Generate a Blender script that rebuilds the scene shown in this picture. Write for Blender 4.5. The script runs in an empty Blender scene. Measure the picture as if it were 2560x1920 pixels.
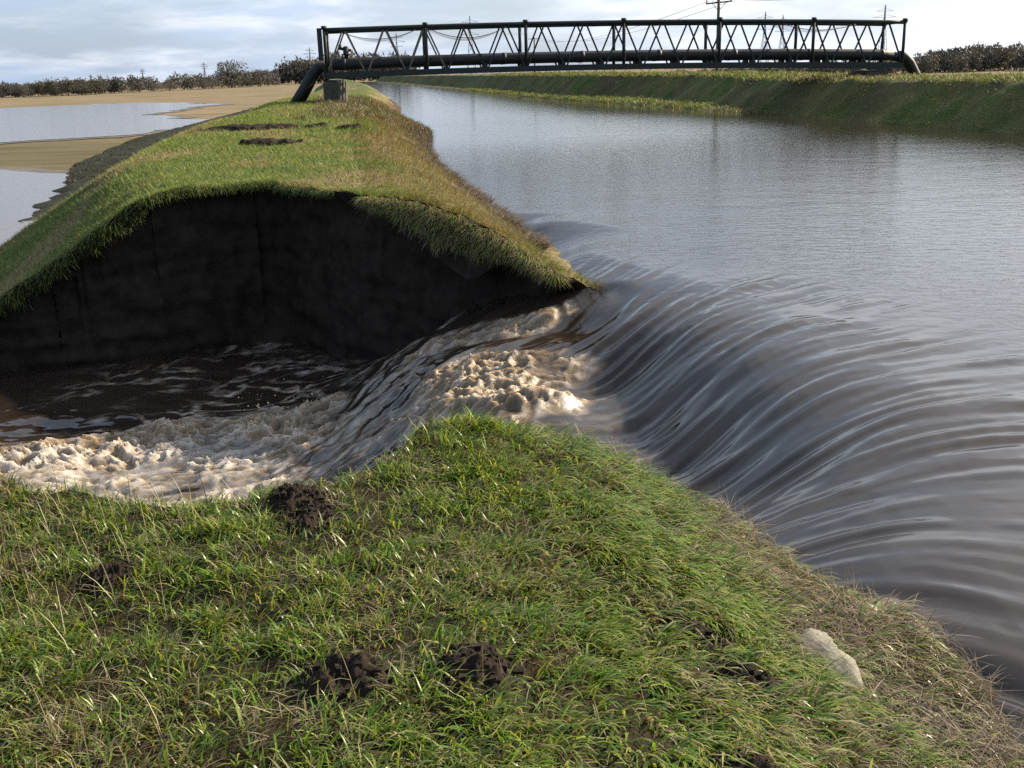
import bpy, math, random
import numpy as np
from mathutils import Matrix, Vector
R = math.radians
rng = np.random.default_rng(7)
random.seed(7)
scene = bpy.context.scene
C = scene.collection

# ------------------------------------------------------------------ camera
EYE = 1.55
PITCH, ROLL = R(16.8955), R(1.6039)
fw = Vector((0, math.cos(PITCH), -math.sin(PITCH)))
u0 = Vector((0, math.sin(PITCH), math.cos(PITCH)))
r0 = Vector((1, 0, 0))
rt = math.cos(ROLL) * r0 - math.sin(ROLL) * u0
up = math.sin(ROLL) * r0 + math.cos(ROLL) * u0
cd = bpy.data.cameras.new('camera')
cd.sensor_width = 36; cd.lens = 36.1
cd.clip_start = 0.05; cd.clip_end = 20000
cam = bpy.data.objects.new('camera', cd)
cam.matrix_world = Matrix(((rt.x, up.x, -fw.x, 0), (rt.y, up.y, -fw.y, 0), (rt.z, up.z, -fw.z, EYE), (0, 0, 0, 1)))
C.objects.link(cam); scene.camera = cam

# ------------------------------------------------------------------ sky and sun
SUN_AZ, SUN_EL = R(65), R(30)          # azimuth from +Y (ahead) towards +X (right)
sdir = Vector((math.sin(SUN_AZ) * math.cos(SUN_EL), math.cos(SUN_AZ) * math.cos(SUN_EL), math.sin(SUN_EL)))
w = bpy.data.worlds.new('World'); scene.world = w; w.use_nodes = True
nt = w.node_tree; nt.nodes.clear()
def N(t, kind, **kw):
    n = t.nodes.new(kind)
    for k, v in kw.items():
        if k in n.inputs: n.inputs[k].default_value = v
        else: setattr(n, k, v)
    return n
def L(t, a, b): t.links.new(a, b)
def math_n(t, op, a, b=None, c=None, clamp=False):
    n = t.nodes.new('ShaderNodeMath'); n.operation = op; n.use_clamp = clamp
    for i, v in enumerate((a, b, c)):
        if v is None: continue
        if isinstance(v, (int, float)): n.inputs[i].default_value = v
        else: t.links.new(v, n.inputs[i])
    return n.outputs[0]
def mixc(t, fac, a, b, mode='MIX'):
    n = t.nodes.new('ShaderNodeMix'); n.data_type = 'RGBA'; n.blend_type = mode
    for i, v in ((0, fac), (6, a), (7, b)):
        if isinstance(v, (int, float)): n.inputs[i].default_value = v
        elif isinstance(v, tuple): n.inputs[i].default_value = v if len(v) == 4 else (*v, 1)
        else: t.links.new(v, n.inputs[i])
    return n.outputs[2]
def ramp(t, src, pts, interp='LINEAR'):
    n = t.nodes.new('ShaderNodeValToRGB'); n.color_ramp.interpolation = interp
    e = n.color_ramp.elements
    while len(e) < len(pts): e.new(0.5)
    for i, (p, c) in enumerate(pts):
        e[i].position = p; e[i].color = c if len(c) == 4 else (*c, 1)
    t.links.new(src, n.inputs[0]); return n.outputs[0]
def noise_n(t, vec, scale, detail=4, rough=0.55, dist=0.0):
    n = t.nodes.new('ShaderNodeTexNoise')
    n.inputs['Scale'].default_value = scale; n.inputs['Detail'].default_value = detail
    n.inputs['Roughness'].default_value = rough; n.inputs['Distortion'].default_value = dist
    if vec is not None: t.links.new(vec, n.inputs['Vector'])
    return n.outputs[0]
def mapping(t, vec, scale=(1, 1, 1), rot=(0, 0, 0), loc=(0, 0, 0)):
    n = t.nodes.new('ShaderNodeMapping')
    n.inputs['Scale'].default_value = scale; n.inputs['Rotation'].default_value = rot; n.inputs['Location'].default_value = loc
    t.links.new(vec, n.inputs['Vector']); return n.outputs[0]

sky = N(nt, 'ShaderNodeTexSky', sky_type='NISHITA', sun_disc=False)
sky.sun_elevation = SUN_EL; sky.sun_rotation = SUN_AZ
sky.air_density = 1.2; sky.dust_density = 1.5; sky.ozone_density = 1.0
tc = N(nt, 'ShaderNodeTexCoord')
sep = N(nt, 'ShaderNodeSeparateXYZ'); L(nt, tc.outputs['Generated'], sep.inputs[0])
zz = math_n(nt, 'ADD', math_n(nt, 'MAXIMUM', sep.outputs[2], 0.0), 0.15)
comb = N(nt, 'ShaderNodeCombineXYZ')
L(nt, math_n(nt, 'DIVIDE', sep.outputs[0], zz), comb.inputs[0])
L(nt, math_n(nt, 'DIVIDE', sep.outputs[1], zz), comb.inputs[1])
cl = noise_n(nt, mapping(nt, comb.outputs[0], (0.95, 0.95, 1), (0, 0, 0.3), (3.1, 1.7, 0)), 1.0, 7, 0.58, 0.25)
cover = ramp(nt, cl, [(0.36, (0, 0, 0)), (0.62, (1, 1, 1))])
cl2 = noise_n(nt, mapping(nt, comb.outputs[0], (1.5, 1.7, 1), (0, 0, 0.3), (0.2, 5.0, 0)), 1.0, 6, 0.6, 0.3)
# light scattered through cloud: brighter towards the sun all round the sky
dp = N(nt, 'ShaderNodeVectorMath', operation='DOT_PRODUCT'); L(nt, tc.outputs['Generated'], dp.inputs[0]); dp.inputs[1].default_value = sdir
glow = ramp(nt, math_n(nt, 'MULTIPLY_ADD', dp.outputs['Value'], 0.5, 0.5), [(0.0, (0, 0, 0)), (0.55, (0.22, 0.22, 0.22)), (0.80, (0.55, 0.55, 0.55)), (0.92, (1, 1, 1))])
dark = mixc(nt, glow, (2.4, 3.4, 5.1), (10.8, 11.6, 12.9))
lite = mixc(nt, glow, (6.2, 6.6, 7.2), (15.5, 15.3, 15.0))
cloudc = mixc(nt, ramp(nt, cl2, [(0.42, (0, 0, 0)), (0.70, (1, 1, 1))]), dark, lite)
skyc = mixc(nt, 0.62, sky.outputs[0], mixc(nt, glow, (2.8, 4.1, 6.2), (7.2, 8.2, 9.6)))
skymix = mixc(nt, math_n(nt, 'MULTIPLY', cover, 0.88), skyc, cloudc)
bg = N(nt, 'ShaderNodeBackground', Strength=0.050)
L(nt, skymix, bg.inputs[0])
wo = N(nt, 'ShaderNodeOutputWorld'); L(nt, bg.outputs[0], wo.inputs[0])

sl = bpy.data.lights.new('sun', 'SUN'); sl.energy = 5.0; sl.angle = R(0.6); sl.color = (1.0, 0.85, 0.62)
so = bpy.data.objects.new('sun', sl); C.objects.link(so)
so.rotation_euler = sdir.to_track_quat('Z', 'Y').to_euler()
so.location = (40, 40, 40)

scene.view_settings.view_transform = 'Standard'; scene.view_settings.look = 'None'
scene.view_settings.exposure = 1.42; scene.view_settings.gamma = 1.0
scene.view_settings.use_curve_mapping = False
scene.render.engine = 'CYCLES'
scene.cycles.use_denoising = False
scene.cycles.max_bounces = 6; scene.cycles.transparent_max_bounces = 6
scene.cycles.sample_clamp_indirect = 6.0
scene.cycles.caustics_reflective = False; scene.cycles.caustics_refractive = False

# ------------------------------------------------------------------ helpers
def tag(o, label=None, cat=None, group=None, kind=None):
    if label: o['label'] = label
    if cat: o['category'] = cat
    if group: o['group'] = group
    if kind: o['kind'] = kind
    return o
def make_mesh(name, V, F, smooth=True):
    """V (n,3); F list of faces or an (m,k) array."""
    me = bpy.data.meshes.new(name)
    V = np.asarray(V, dtype=np.float32)
    if isinstance(F, list) and F and not isinstance(F[0], np.ndarray) and len({len(f) for f in F}) > 1:
        lens = np.array([len(f) for f in F], dtype=np.int32); idx = np.concatenate([np.asarray(f, dtype=np.int32) for f in F])
    elif isinstance(F, list) and F and isinstance(F[0], np.ndarray) and F[0].ndim == 2:
        lens = np.concatenate([np.full(len(f), f.shape[1], np.int32) for f in F]); idx = np.concatenate([f.ravel().astype(np.int32) for f in F])
    else:
        F = np.asarray(F, dtype=np.int32); lens = np.full(len(F), F.shape[1], np.int32); idx = F.ravel()
    me.vertices.add(len(V)); me.vertices.foreach_set('co', V.ravel())
    me.loops.add(len(idx)); me.loops.foreach_set('vertex_index', idx)
    me.polygons.add(len(lens))
    st = np.zeros(len(lens), np.int32); st[1:] = np.cumsum(lens)[:-1]
    me.polygons.foreach_set('loop_start', st)
    me.polygons.foreach_set('use_smooth', np.full(len(lens), smooth))
    me.update(calc_edges=True)
    return me
def obj(name, V, F, mat, parent=None, smooth=True):
    V = np.asarray(V, dtype=np.float64)
    if parent is not None:
        p = parent
        while p is not None:
            V = V - np.array(p.location); p = p.parent
    me = make_mesh(name, V, F, smooth)
    if mat: me.materials.append(mat)
    o = bpy.data.objects.new(name, me); C.objects.link(o)
    if parent is not None: o.parent = parent
    return o
def thing(name, loc, label, cat, group=None):
    o = bpy.data.objects.new(name, None); C.objects.link(o); o.location = loc
    return tag(o, label, cat, group)
def attr(o, name, vals):
    vals = np.asarray(vals, np.float32)
    if vals.ndim == 1:
        a = o.data.attributes.new(name, 'FLOAT', 'POINT'); a.data.foreach_set('value', vals)
    else:
        if vals.shape[1] == 3: vals = np.concatenate([vals, np.ones((len(vals), 1), np.float32)], 1)
        a = o.data.attributes.new(name, 'FLOAT_COLOR', 'POINT'); a.data.foreach_set('color', vals.ravel())
def grid_faces(nx, ny):
    i = np.arange(nx * ny).reshape(ny, nx)
    return np.stack([i[:-1, :-1], i[:-1, 1:], i[1:, 1:], i[1:, :-1]], -1).reshape(-1, 4)
def cat_parts(parts):
    """join [(V,F list/array)] into one V, F-list"""
    Vs, Fs, o = [], [], 0
    for V, F in parts:
        Vs.append(np.asarray(V, float))
        Fs += [[int(a) + o for a in f] for f in F]; o += len(V)
    return np.concatenate(Vs), Fs
def tube(P, r, n=8, caps=True):
    P = np.asarray(P, float); m = len(P)
    r = np.full(m, r) if np.isscalar(r) else np.asarray(r, float)
    T = np.gradient(P, axis=0); T /= np.linalg.norm(T, axis=1)[:, None] + 1e-12
    a = np.array([0, 0, 1.0]) if abs(T[0, 2]) < 0.9 else np.array([1.0, 0, 0])
    V = []
    for i in range(m):
        b = np.cross(T[i], a); b /= np.linalg.norm(b); a = np.cross(b, T[i])
        th = np.linspace(0, 2 * np.pi, n, endpoint=False)
        V.append(P[i] + r[i] * (np.cos(th)[:, None] * b + np.sin(th)[:, None] * a))
    V = np.concatenate(V); F = []
    for i in range(m - 1):
        for k in range(n):
            F.append([i * n + k, i * n + (k + 1) % n, (i + 1) * n + (k + 1) % n, (i + 1) * n + k])
    if caps:
        F.append(list(range(n - 1, -1, -1))); F.append([(m - 1) * n + k for k in range(n)])
    return V, F
def bar(p, q, wd, ht, upv=(0, 0, 1)):
    p, q = np.asarray(p, float), np.asarray(q, float)
    t = q - p; t /= np.linalg.norm(t); u = np.asarray(upv, float)
    if abs(t @ u) > 0.95: u = np.array([0, 1.0, 0])
    s = np.cross(t, u); s /= np.linalg.norm(s); u = np.cross(s, t)
    V = [e + s * a * wd / 2 + u * b * ht / 2 for e in (p, q) for a, b in ((-1, -1), (1, -1), (1, 1), (-1, 1))]
    return np.array(V), [[3, 2, 1, 0], [4, 5, 6, 7], [0, 1, 5, 4], [1, 2, 6, 5], [2, 3, 7, 6], [3, 0, 4, 7]]
def box(c, s):
    c = np.asarray(c, float); s = np.asarray(s, float) / 2
    V = [c + s * np.array(k) for k in ((-1, -1, -1), (1, -1, -1), (1, 1, -1), (-1, 1, -1), (-1, -1, 1), (1, -1, 1), (1, 1, 1), (-1, 1, 1))]
    return np.array(V), [[3, 2, 1, 0], [4, 5, 6, 7], [0, 1, 5, 4], [1, 2, 6, 5], [2, 3, 7, 6], [3, 0, 4, 7]]
# vectorised gradient noise
_tab = {}
def perlin(x, y, seed=0):
    if seed not in _tab:
        a = np.random.default_rng(seed + 100).uniform(0, 2 * np.pi, (256, 256)); _tab[seed] = (np.cos(a), np.sin(a))
    gx, gy = _tab[seed]
    xi = np.floor(x).astype(np.int64); yi = np.floor(y).astype(np.int64)
    fx = x - xi; fy = y - yi
    ux = fx * fx * fx * (fx * (fx * 6 - 15) + 10); uy = fy * fy * fy * (fy * (fy * 6 - 15) + 10)
    def g(dx, dy):
        a = (xi + dx) & 255; b = (yi + dy) & 255
        return gx[a, b] * (fx - dx) + gy[a, b] * (fy - dy)
    n0 = g(0, 0) * (1 - ux) + g(1, 0) * ux; n1 = g(0, 1) * (1 - ux) + g(1, 1) * ux
    return (n0 * (1 - uy) + n1 * uy) * 1.4
def fbm(x, y, o=4, seed=0, gain=0.5):
    s = 0; a = 1.0; f = 1.0
    for i in range(o):
        s = s + a * perlin(x * f, y * f, seed + i); a *= gain; f *= 2.03
    return s
def sstep(a, b, x):
    t = np.clip((x - a) / (b - a), 0, 1); return t * t * (3 - 2 * t)

# ------------------------------------------------------------------ materials
def mat(name):
    m = bpy.data.materials.new(name); m.use_nodes = True
    t = m.node_tree; b = t.nodes['Principled BSDF']
    return m, t, b
def simple(name, col, rough=0.7, var=0.25, scale=8.0, bump=0.0, metallic=0.0, spec=0.4):
    m, t, b = mat(name)
    tcn = t.nodes.new('ShaderNodeTexCoord')
    n = noise_n(t, tcn.outputs['Object'], scale, 5, 0.6)
    lo = tuple(c * (1 - var) for c in col); hi = tuple(min(1, c * (1 + var)) for c in col)
    L(t, ramp(t, n, [(0.3, lo), (0.7, hi)]), b.inputs['Base Color'])
    b.inputs['Roughness'].default_value = rough; b.inputs['Metallic'].default_value = metallic
    b.inputs['Specular IOR Level'].default_value = spec
    if bump:
        bn = N(t, 'ShaderNodeBump', Strength=0.6, Distance=bump); L(t, n, bn.inputs['Height']); L(t, bn.outputs[0], b.inputs['Normal'])
    return m
def blade_mat(name, rough=0.38, trans=0.35, spec=0.5):
    m, t, b = mat(name)
    a = N(t, 'ShaderNodeAttribute', attribute_name='Col')
    L(t, a.outputs['Color'], b.inputs['Base Color'])
    b.inputs['Roughness'].default_value = rough; b.inputs['Specular IOR Level'].default_value = spec
    tr = N(t, 'ShaderNodeBsdfTranslucent'); L(t, mixc(t, 1.0, a.outputs['Color'], (1.25, 1.15, 0.6), 'MULTIPLY'), tr.inputs[0])
    mx = N(t, 'ShaderNodeMixShader'); mx.inputs[0].default_value = trans
    L(t, b.outputs[0], mx.inputs[1]); L(t, tr.outputs[0], mx.inputs[2])
    L(t, mx.outputs[0], t.nodes['Material Output'].inputs[0])
    return m
M_BLADE = blade_mat('grass_blade', 0.36, 0.45, 0.38)
M_BLADE_FAR = blade_mat('bank_grass', 0.6, 0.36, 0.25)
M_STRAW = blade_mat('dead_straw', 0.5, 0.22, 0.35)
M_TWIG = blade_mat('twig_crown', 0.8, 0.1, 0.2)

def turf_mat():
    m, t, b = mat('turf')
    geo = t.nodes.new('ShaderNodeNewGeometry')
    n1 = noise_n(t, geo.outputs['Position'], 0.9, 6, 0.65)
    n2 = noise_n(t, geo.outputs['Position'], 14.0, 4, 0.65)
    c1 = ramp(t, n1, [(0.32, (0.035, 0.075, 0.014)), (0.5, (0.06, 0.10, 0.02)), (0.66, (0.15, 0.13, 0.05))])
    c2 = mixc(t, ramp(t, n2, [(0.35, (0, 0, 0)), (0.7, (1, 1, 1))]), (0.35, 0.32, 0.28), (1.25, 1.2, 1.1))
    dry = N(t, 'ShaderNodeAttribute', attribute_name='dry')
    c3 = mixc(t, dry.outputs['Fac'], c1, (0.18, 0.15, 0.085))
    mud = N(t, 'ShaderNodeAttribute', attribute_name='mud'); c3 = mixc(t, mud.outputs['Fac'], c3, (0.055, 0.038, 0.026))
    L(t, mixc(t, 1.0, c3, c2, 'MULTIPLY'), b.inputs['Base Color'])
    b.inputs['Roughness'].default_value = 0.95; b.inputs['Specular IOR Level'].default_value = 0.15
    bn = N(t, 'ShaderNodeBump', Strength=0.9, Distance=0.05); L(t, n2, bn.inputs['Height']); L(t, bn.outputs[0], b.inputs['Normal'])
    return m
M_TURF = turf_mat()
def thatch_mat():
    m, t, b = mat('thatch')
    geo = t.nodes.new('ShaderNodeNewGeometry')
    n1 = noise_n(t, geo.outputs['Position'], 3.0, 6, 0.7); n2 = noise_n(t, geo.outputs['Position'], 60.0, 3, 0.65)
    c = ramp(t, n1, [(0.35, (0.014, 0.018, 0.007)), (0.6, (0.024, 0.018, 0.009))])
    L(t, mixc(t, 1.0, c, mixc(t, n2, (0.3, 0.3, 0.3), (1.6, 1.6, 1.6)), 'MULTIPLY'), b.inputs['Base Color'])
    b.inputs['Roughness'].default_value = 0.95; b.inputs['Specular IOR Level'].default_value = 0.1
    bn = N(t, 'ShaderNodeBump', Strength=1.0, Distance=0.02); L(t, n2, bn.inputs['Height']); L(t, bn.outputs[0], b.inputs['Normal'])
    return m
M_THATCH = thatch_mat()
M_EARTH = simple('wet_peat', (0.018, 0.014, 0.011), 0.85, 0.5, 5.0, 0.05, spec=0.15)
M_SOIL = simple('mole_soil', (0.019, 0.0145, 0.011), 0.95, 0.5, 45.0, 0.01, spec=0.1)
M_STEEL = simple('painted_steel', (0.008, 0.015, 0.015), 0.65, 0.35, 3.0, 0.0, spec=0.4)
M_GALV = simple('weathered_steel', (0.10, 0.095, 0.08), 0.6, 0.4, 3.0, 0.0, spec=0.4)
M_PIPE = simple('pipe_coating', (0.012, 0.014, 0.015), 0.6, 0.4, 2.0, 0.0, spec=0.35)
M_CONC = simple('mossy_concrete', (0.05, 0.048, 0.038), 0.9, 0.4, 6.0, 0.01)
M_WOOD = simple('pole_timber', (0.06, 0.05, 0.042), 0.85, 0.3, 5.0)
M_PYLON = simple('pylon_steel', (0.17, 0.19, 0.21), 0.7, 0.1, 1.0)
M_BARK = simple('bark', (0.07, 0.055, 0.045), 0.9, 0.3, 4.0)

def water_mat(name, brown=(0.019, 0.0135, 0.0105)):
    m, t, b = mat(name)
    geo = t.nodes.new('ShaderNodeNewGeometry'); pos = geo.outputs['Position']
    foam = N(t, 'ShaderNodeAttribute', attribute_name='foam').outputs['Fac']
    flow = N(t, 'ShaderNodeAttribute', attribute_name='flow').outputs['Fac']
    strk = N(t, 'ShaderNodeAttribute', attribute_name='streak').outputs['Fac']
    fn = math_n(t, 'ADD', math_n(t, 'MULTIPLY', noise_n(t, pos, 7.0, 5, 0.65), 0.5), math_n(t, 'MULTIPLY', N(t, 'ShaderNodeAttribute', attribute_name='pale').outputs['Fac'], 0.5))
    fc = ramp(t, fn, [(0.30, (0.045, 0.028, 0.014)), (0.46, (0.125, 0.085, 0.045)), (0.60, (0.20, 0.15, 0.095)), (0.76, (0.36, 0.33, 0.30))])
    wc = mixc(t, math_n(t, 'MULTIPLY', flow, strk, clamp=True), brown, tuple(c * 1.3 for c in brown))
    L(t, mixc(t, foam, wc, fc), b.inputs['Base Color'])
    rr = math_n(t, 'MULTIPLY_ADD', flow, 0.03, 0.06)
    n_ = t.nodes.new('ShaderNodeMix'); L(t, foam, n_.inputs[0]); L(t, rr, n_.inputs[2]); n_.inputs[3].default_value = 0.38
    L(t, n_.outputs[0], b.inputs['Roughness'])
    b.inputs['IOR'].default_value = 1.42; b.inputs['Specular IOR Level'].default_value = 0.5
    L(t, math_n(t, 'MULTIPLY', foam, 0.6), b.inputs['Subsurface Weight']); b.inputs['Subsurface Radius'].default_value = (0.06, 0.045, 0.03); b.inputs['Subsurface Scale'].default_value = 1.0
    m1 = mapping(t, pos, (1.0, 1.5, 1), (0, 0, 0.2))
    rip = noise_n(t, m1, 5.0, 4, 0.6, 0.4)
    swell = noise_n(t, mapping(t, pos, (0.5, 1.0, 1), (0, 0, 0.15)), 1.1, 3, 0.5, 0.5)
    h = math_n(t, 'MULTIPLY_ADD', swell, 1.3, rip)
    calm = math_n(t, 'MULTIPLY', math_n(t, 'SUBTRACT', 1.0, flow, clamp=True), math_n(t, 'SUBTRACT', 1.0, foam, clamp=True))
    syw = N(t, 'ShaderNodeSeparateXYZ'); L(t, pos, syw.inputs[0])
    mr = N(t, 'ShaderNodeMapRange'); mr.inputs[1].default_value = 10; mr.inputs[2].default_value = 55; mr.inputs[3].default_value = 0.20; mr.inputs[4].default_value = 0.035; L(t, syw.outputs[1], mr.inputs[0])
    b1 = N(t, 'ShaderNodeBump', Distance=0.055); L(t, h, b1.inputs['Height']); L(t, math_n(t, 'MULTIPLY_ADD', calm, mr.outputs[0], 0.008), b1.inputs['Strength'])
    fine = noise_n(t, pos, 38.0, 4, 0.6)
    b2 = N(t, 'ShaderNodeBump', Distance=0.02); L(t, fine, b2.inputs['Height']); L(t, math_n(t, 'MULTIPLY', foam, 0.45), b2.inputs['Strength']); L(t, b1.outputs[0], b2.inputs['Normal'])
    L(t, b2.outputs[0], b.inputs['Normal'])
    return m
M_WATER = water_mat('flood_brown_water')
def still_mat():
    m, t, b = mat('standing_flood_water')
    geo = t.nodes.new('ShaderNodeNewGeometry')
    b.inputs['Base Color'].default_value = (0.10, 0.075, 0.06, 1); b.inputs['Roughness'].default_value = 0.12; b.inputs['IOR'].default_value = 1.33
    n = noise_n(t, mapping(t, geo.outputs['Position'], (0.6, 1.2, 1)), 1.6, 4, 0.6)
    bn = N(t, 'ShaderNodeBump', Strength=0.5, Distance=0.05); L(t, n, bn.inputs['Height']); L(t, bn.outputs[0], b.inputs['Normal'])
    return m
M_STILL = still_mat()
M_WETMUD = simple('wet_mud', (0.075, 0.062, 0.042), 0.6, 0.4, 0.6, 0.02, spec=0.4)
def field_mat():
    m, t, b = mat('stubble_field')
    geo = t.nodes.new('ShaderNodeNewGeometry'); pos = geo.outputs['Position']
    n1 = noise_n(t, pos, 0.045, 7, 0.66); n2 = noise_n(t, mapping(t, pos, (0.25, 1.0, 1), (0, 0, -0.35)), 0.45, 5, 0.65)
    sy_ = N(t, 'ShaderNodeSeparateXYZ'); L(t, pos, sy_.inputs[0]); crop = math_n(t, 'MULTIPLY_ADD', math_n(t, 'ADD', sy_.outputs[1], math_n(t, 'MULTIPLY', n1, 40.0)), -0.04, 4.8, clamp=True)
    c = ramp(t, n1, [(0.30, (0.09, 0.085, 0.045)), (0.42, (0.145, 0.118, 0.076)), (0.58, (0.18, 0.145, 0.095)), (0.72, (0.11, 0.09, 0.055))])
    c = mixc(t, math_n(t, 'MULTIPLY', crop, 0.85), c, (0.08, 0.07, 0.038))
    L(t, mixc(t, 1.0, c, mixc(t, ramp(t, n2, [(0.3, (0, 0, 0)), (0.7, (1, 1, 1))]), (0.55, 0.56, 0.5), (1.15, 1.1, 1.05)), 'MULTIPLY'), b.inputs['Base Color'])
    b.inputs['Roughness'].default_value = 0.95; b.inputs['Specular IOR Level'].default_value = 0.1
    return m
M_FIELD = field_mat()

# ------------------------------------------------------------------ the lie of the land
WL_Y = np.array([-12, 0, 3, 4, 11.3, 18.5, 24.7, 33, 39, 43, 48, 58, 78, 145, 261, 420.])
WL_X = np.array([2.1, 1.75, 1.64, 1.60, .67, -.41, -1.46, -2.45, -2.75, -3.1, -4.6, -5.6, -7.6, -17, -35, -62.])
WR_Y = np.array([-15, 31.5, 39.8, 47.3, 57, 73.5, 89, 145, 300, 420.])
WR_X = np.array([24.5, 15.6, 14.1, 12.7, 10.2, 6.75, 3.2, -5.6, -30, -52.])
Z_RIVER, Z_POOL, Z_FIELD, Z_FLOOD = -0.65, -2.40, -2.56, -2.50
def Lx(y): return np.interp(y, WL_Y, WL_X)
def Rx(y): return np.interp(y, WR_Y, WR_X)
def bank_z(x, y):
    x = np.asarray(x, float); y = np.asarray(y, float)
    c = Lx(y) - x + 0.10 * fbm(x * 0.9, y * 0.9, 2, 31)
    zc = np.interp(y, [-10, 15, 47, 80, 400], [0, 0.02, 0.46, 0.6, 0.8])
    c1 = np.interp(y, [0, 5, 12, 30, 45, 60], [2.1, 2.1, 1.8, 1.9, 3.6, 2.6])
    c2 = np.interp(y, [0, 5, 15, 20, 34, 46, 400], [5.6, 5.6, 5.1, 6.5, 6.9, 6.2, 6.0])
    zs = Z_RIVER + (zc - Z_RIVER) * np.sin(np.clip(c / c1, 0, 1) * np.pi / 2) ** np.interp(y, [5, 12], [1.3, 0.95])
    z = np.where(c < 0, Z_RIVER + 0.45 * c, zs)
    d = np.maximum(c - c2 + 0.5, 0)
    drop = np.where(d < 1.2, 0.25 * d * d, 0.25 * 1.44 + 0.60 * (d - 1.2))
    z = np.maximum(z - drop, Z_FIELD - 0.1)
    # small lumps and the hump at the near cut edge
    near = sstep(7, 4, y)
    z = z + (0.030 * fbm(x * 1.3, y * 1.3, 3, 5) + 0.020 * fbm(x * 5, y * 5, 2, 9)) * (z > Z_FIELD + 0.05)
    z = z + 0.05 * np.exp(-(((x + 0.25) / 0.4) ** 2 + ((y - 4.35) / 0.5) ** 2)) - 0.10 * sstep(4.3, 4.9, y) * sstep(6, 5, y) - 0.05 * np.exp(-(((x - 0.55) / 0.3) ** 2 + ((y - 4.5) / 0.4) ** 2))
    return z
NC = np.array([[-16, 3.2], [-6, 3.8], [-4, 4.0], [-2.9, 3.95], [-2.07, 3.82], [-1.6, 3.7], [-1.26, 3.6], [-.93, 3.72], [-.67, 3.85], [-.5, 3.98], [-.43, 4.3], [-.23, 4.52], [0, 4.75], [.17, 4.88], [.35, 4.72], [.52, 4.5], [.75, 4.4], [.97, 4.42], [1.19, 4.1], [1.39, 3.85], [1.62, 3.93], [2.2, 3.7], [5, 3.0]])
FC = np.array([[-16, 14.0], [-9, 14.1], [-7.4, 14.35], [-6.6, 14.6], [-5.7, 14.95], [-5.2, 15.15], [-4.6, 15.55], [-4.2, 15.8], [-3.7, 15.9], [-3.2, 15.5], [-2.6, 14.75], [-2.1, 14.1], [-1.6, 13.6], [-1.1, 13.3], [-.6, 12.75], [-.2, 12.3], [.25, 11.75], [.67, 11.25], [1.4, 11.2], [5, 11.6]])
def wob(x, seed, a=0.05): return a * fbm(x * 3.0, x * 0 + seed, 4, seed)
def y_near(x): return np.interp(x, NC[:, 0], NC[:, 1]) + wob(x, 41, 0.05)
_fx = np.linspace(-17, 6, 1151); _fy = np.interp(_fx, FC[:, 0], FC[:, 1]); _k = np.hanning(61); _fy = np.convolve(np.pad(_fy, 30, 'edge'), _k / _k.sum(), 'valid')
def y_far(x): return np.interp(x, _fx, _fy) + wob(x, 47, 0.10)

# ground sheet
def tensor_grid(xs, ys, zf):
    X, Y = np.meshgrid(xs, ys); Z = zf(X, Y)
    return np.stack([X, Y, Z], -1).reshape(-1, 3), grid_faces(len(xs), len(ys))
gl = np.concatenate([-np.geomspace(9000, 20, 40), np.linspace(-18, 18, 20), np.geomspace(20, 9000, 40)])
gy = np.concatenate([np.linspace(-400, 0, 10), np.geomspace(4, 9000, 70)])
V, F = tensor_grid(gl, gy, lambda X, Y: np.full(X.shape, Z_FIELD - 0.02) + np.where((X > Rx(np.clip(Y, -15, 420)) + 12), 0.3, 0.0) - np.where((X > -14) & (Y < 30), 2.0, 0.0))
tag(obj('ground', V, F, M_FIELD), 'flat tan stubble field stretching to the horizon behind the embankments', 'field', kind='structure')

# standing water on the field: irregular sheets
def flood(name, poly, label, seed, amp):
    P = np.array(poly, float); n = len(P); pts = []
    for i in range(n):
        a, b = P[i], P[(i + 1) % n]; k = max(6, int(np.hypot(*(b - a)) / 1.5))
        for j in range(k): pts.append(a + (b - a) * j / k)
    pts = np.array(pts)
    for _ in range(6): pts = (np.roll(pts, 1, 0) + pts * 2 + np.roll(pts, -1, 0)) / 4
    ctr = pts.mean(0)
    pts = pts + np.stack([amp * 2.5 * fbm(pts[:, 0] * 0.12, pts[:, 1] * 0.06, 4, seed), amp * fbm(pts[:, 0] * 0.12, pts[:, 1] * 0.12, 4, seed + 7)], 1)
    V = np.concatenate([np.c_[pts, np.full(len(pts), Z_FLOOD)]])
    o = obj(name, V, [list(range(len(V)))], M_STILL, smooth=False)
    tag(o, label, 'flood water', kind='structure')
    nx_ = np.roll(pts, -1, 0) - np.roll(pts, 1, 0); nn = np.stack([nx_[:, 1], -nx_[:, 0]], 1); nn /= np.linalg.norm(nn, axis=1)[:, None] + 1e-9
    sg = 1.0 if np.sum(pts[:, 0] * np.roll(pts[:, 1], -1) - np.roll(pts[:, 0], -1) * pts[:, 1]) > 0 else -1.0
    P2 = pts + nn * sg * (1.2 + 1.4 * np.abs(fbm(pts[:, 0] * 0.3, pts[:, 1] * 0.3, 3, seed + 3)))[:, None]
    tag(obj('wet_mud', np.c_[P2, np.full(len(P2), Z_FLOOD - 0.035)], [list(range(len(P2)))], M_WETMUD, smooth=False), 'dark wet mud margin around the ' + label[:40].rsplit(' ', 1)[0], 'mud', kind='structure'); return o
flood('flood_water', [(-400, 70), (-120, 60), (-37, 77.5), (-30.4, 88), (-27, 100), (-28.5, 110), (-31.6, 116), (-37, 121), (-46, 141), (-50, 171), (-49, 187), (-60, 205), (-75.8, 226), (-97, 208), (-160, 230), (-400, 240)], 'broad sheet of grey flood water lying on the stubble field', 61, 1.6)
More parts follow.
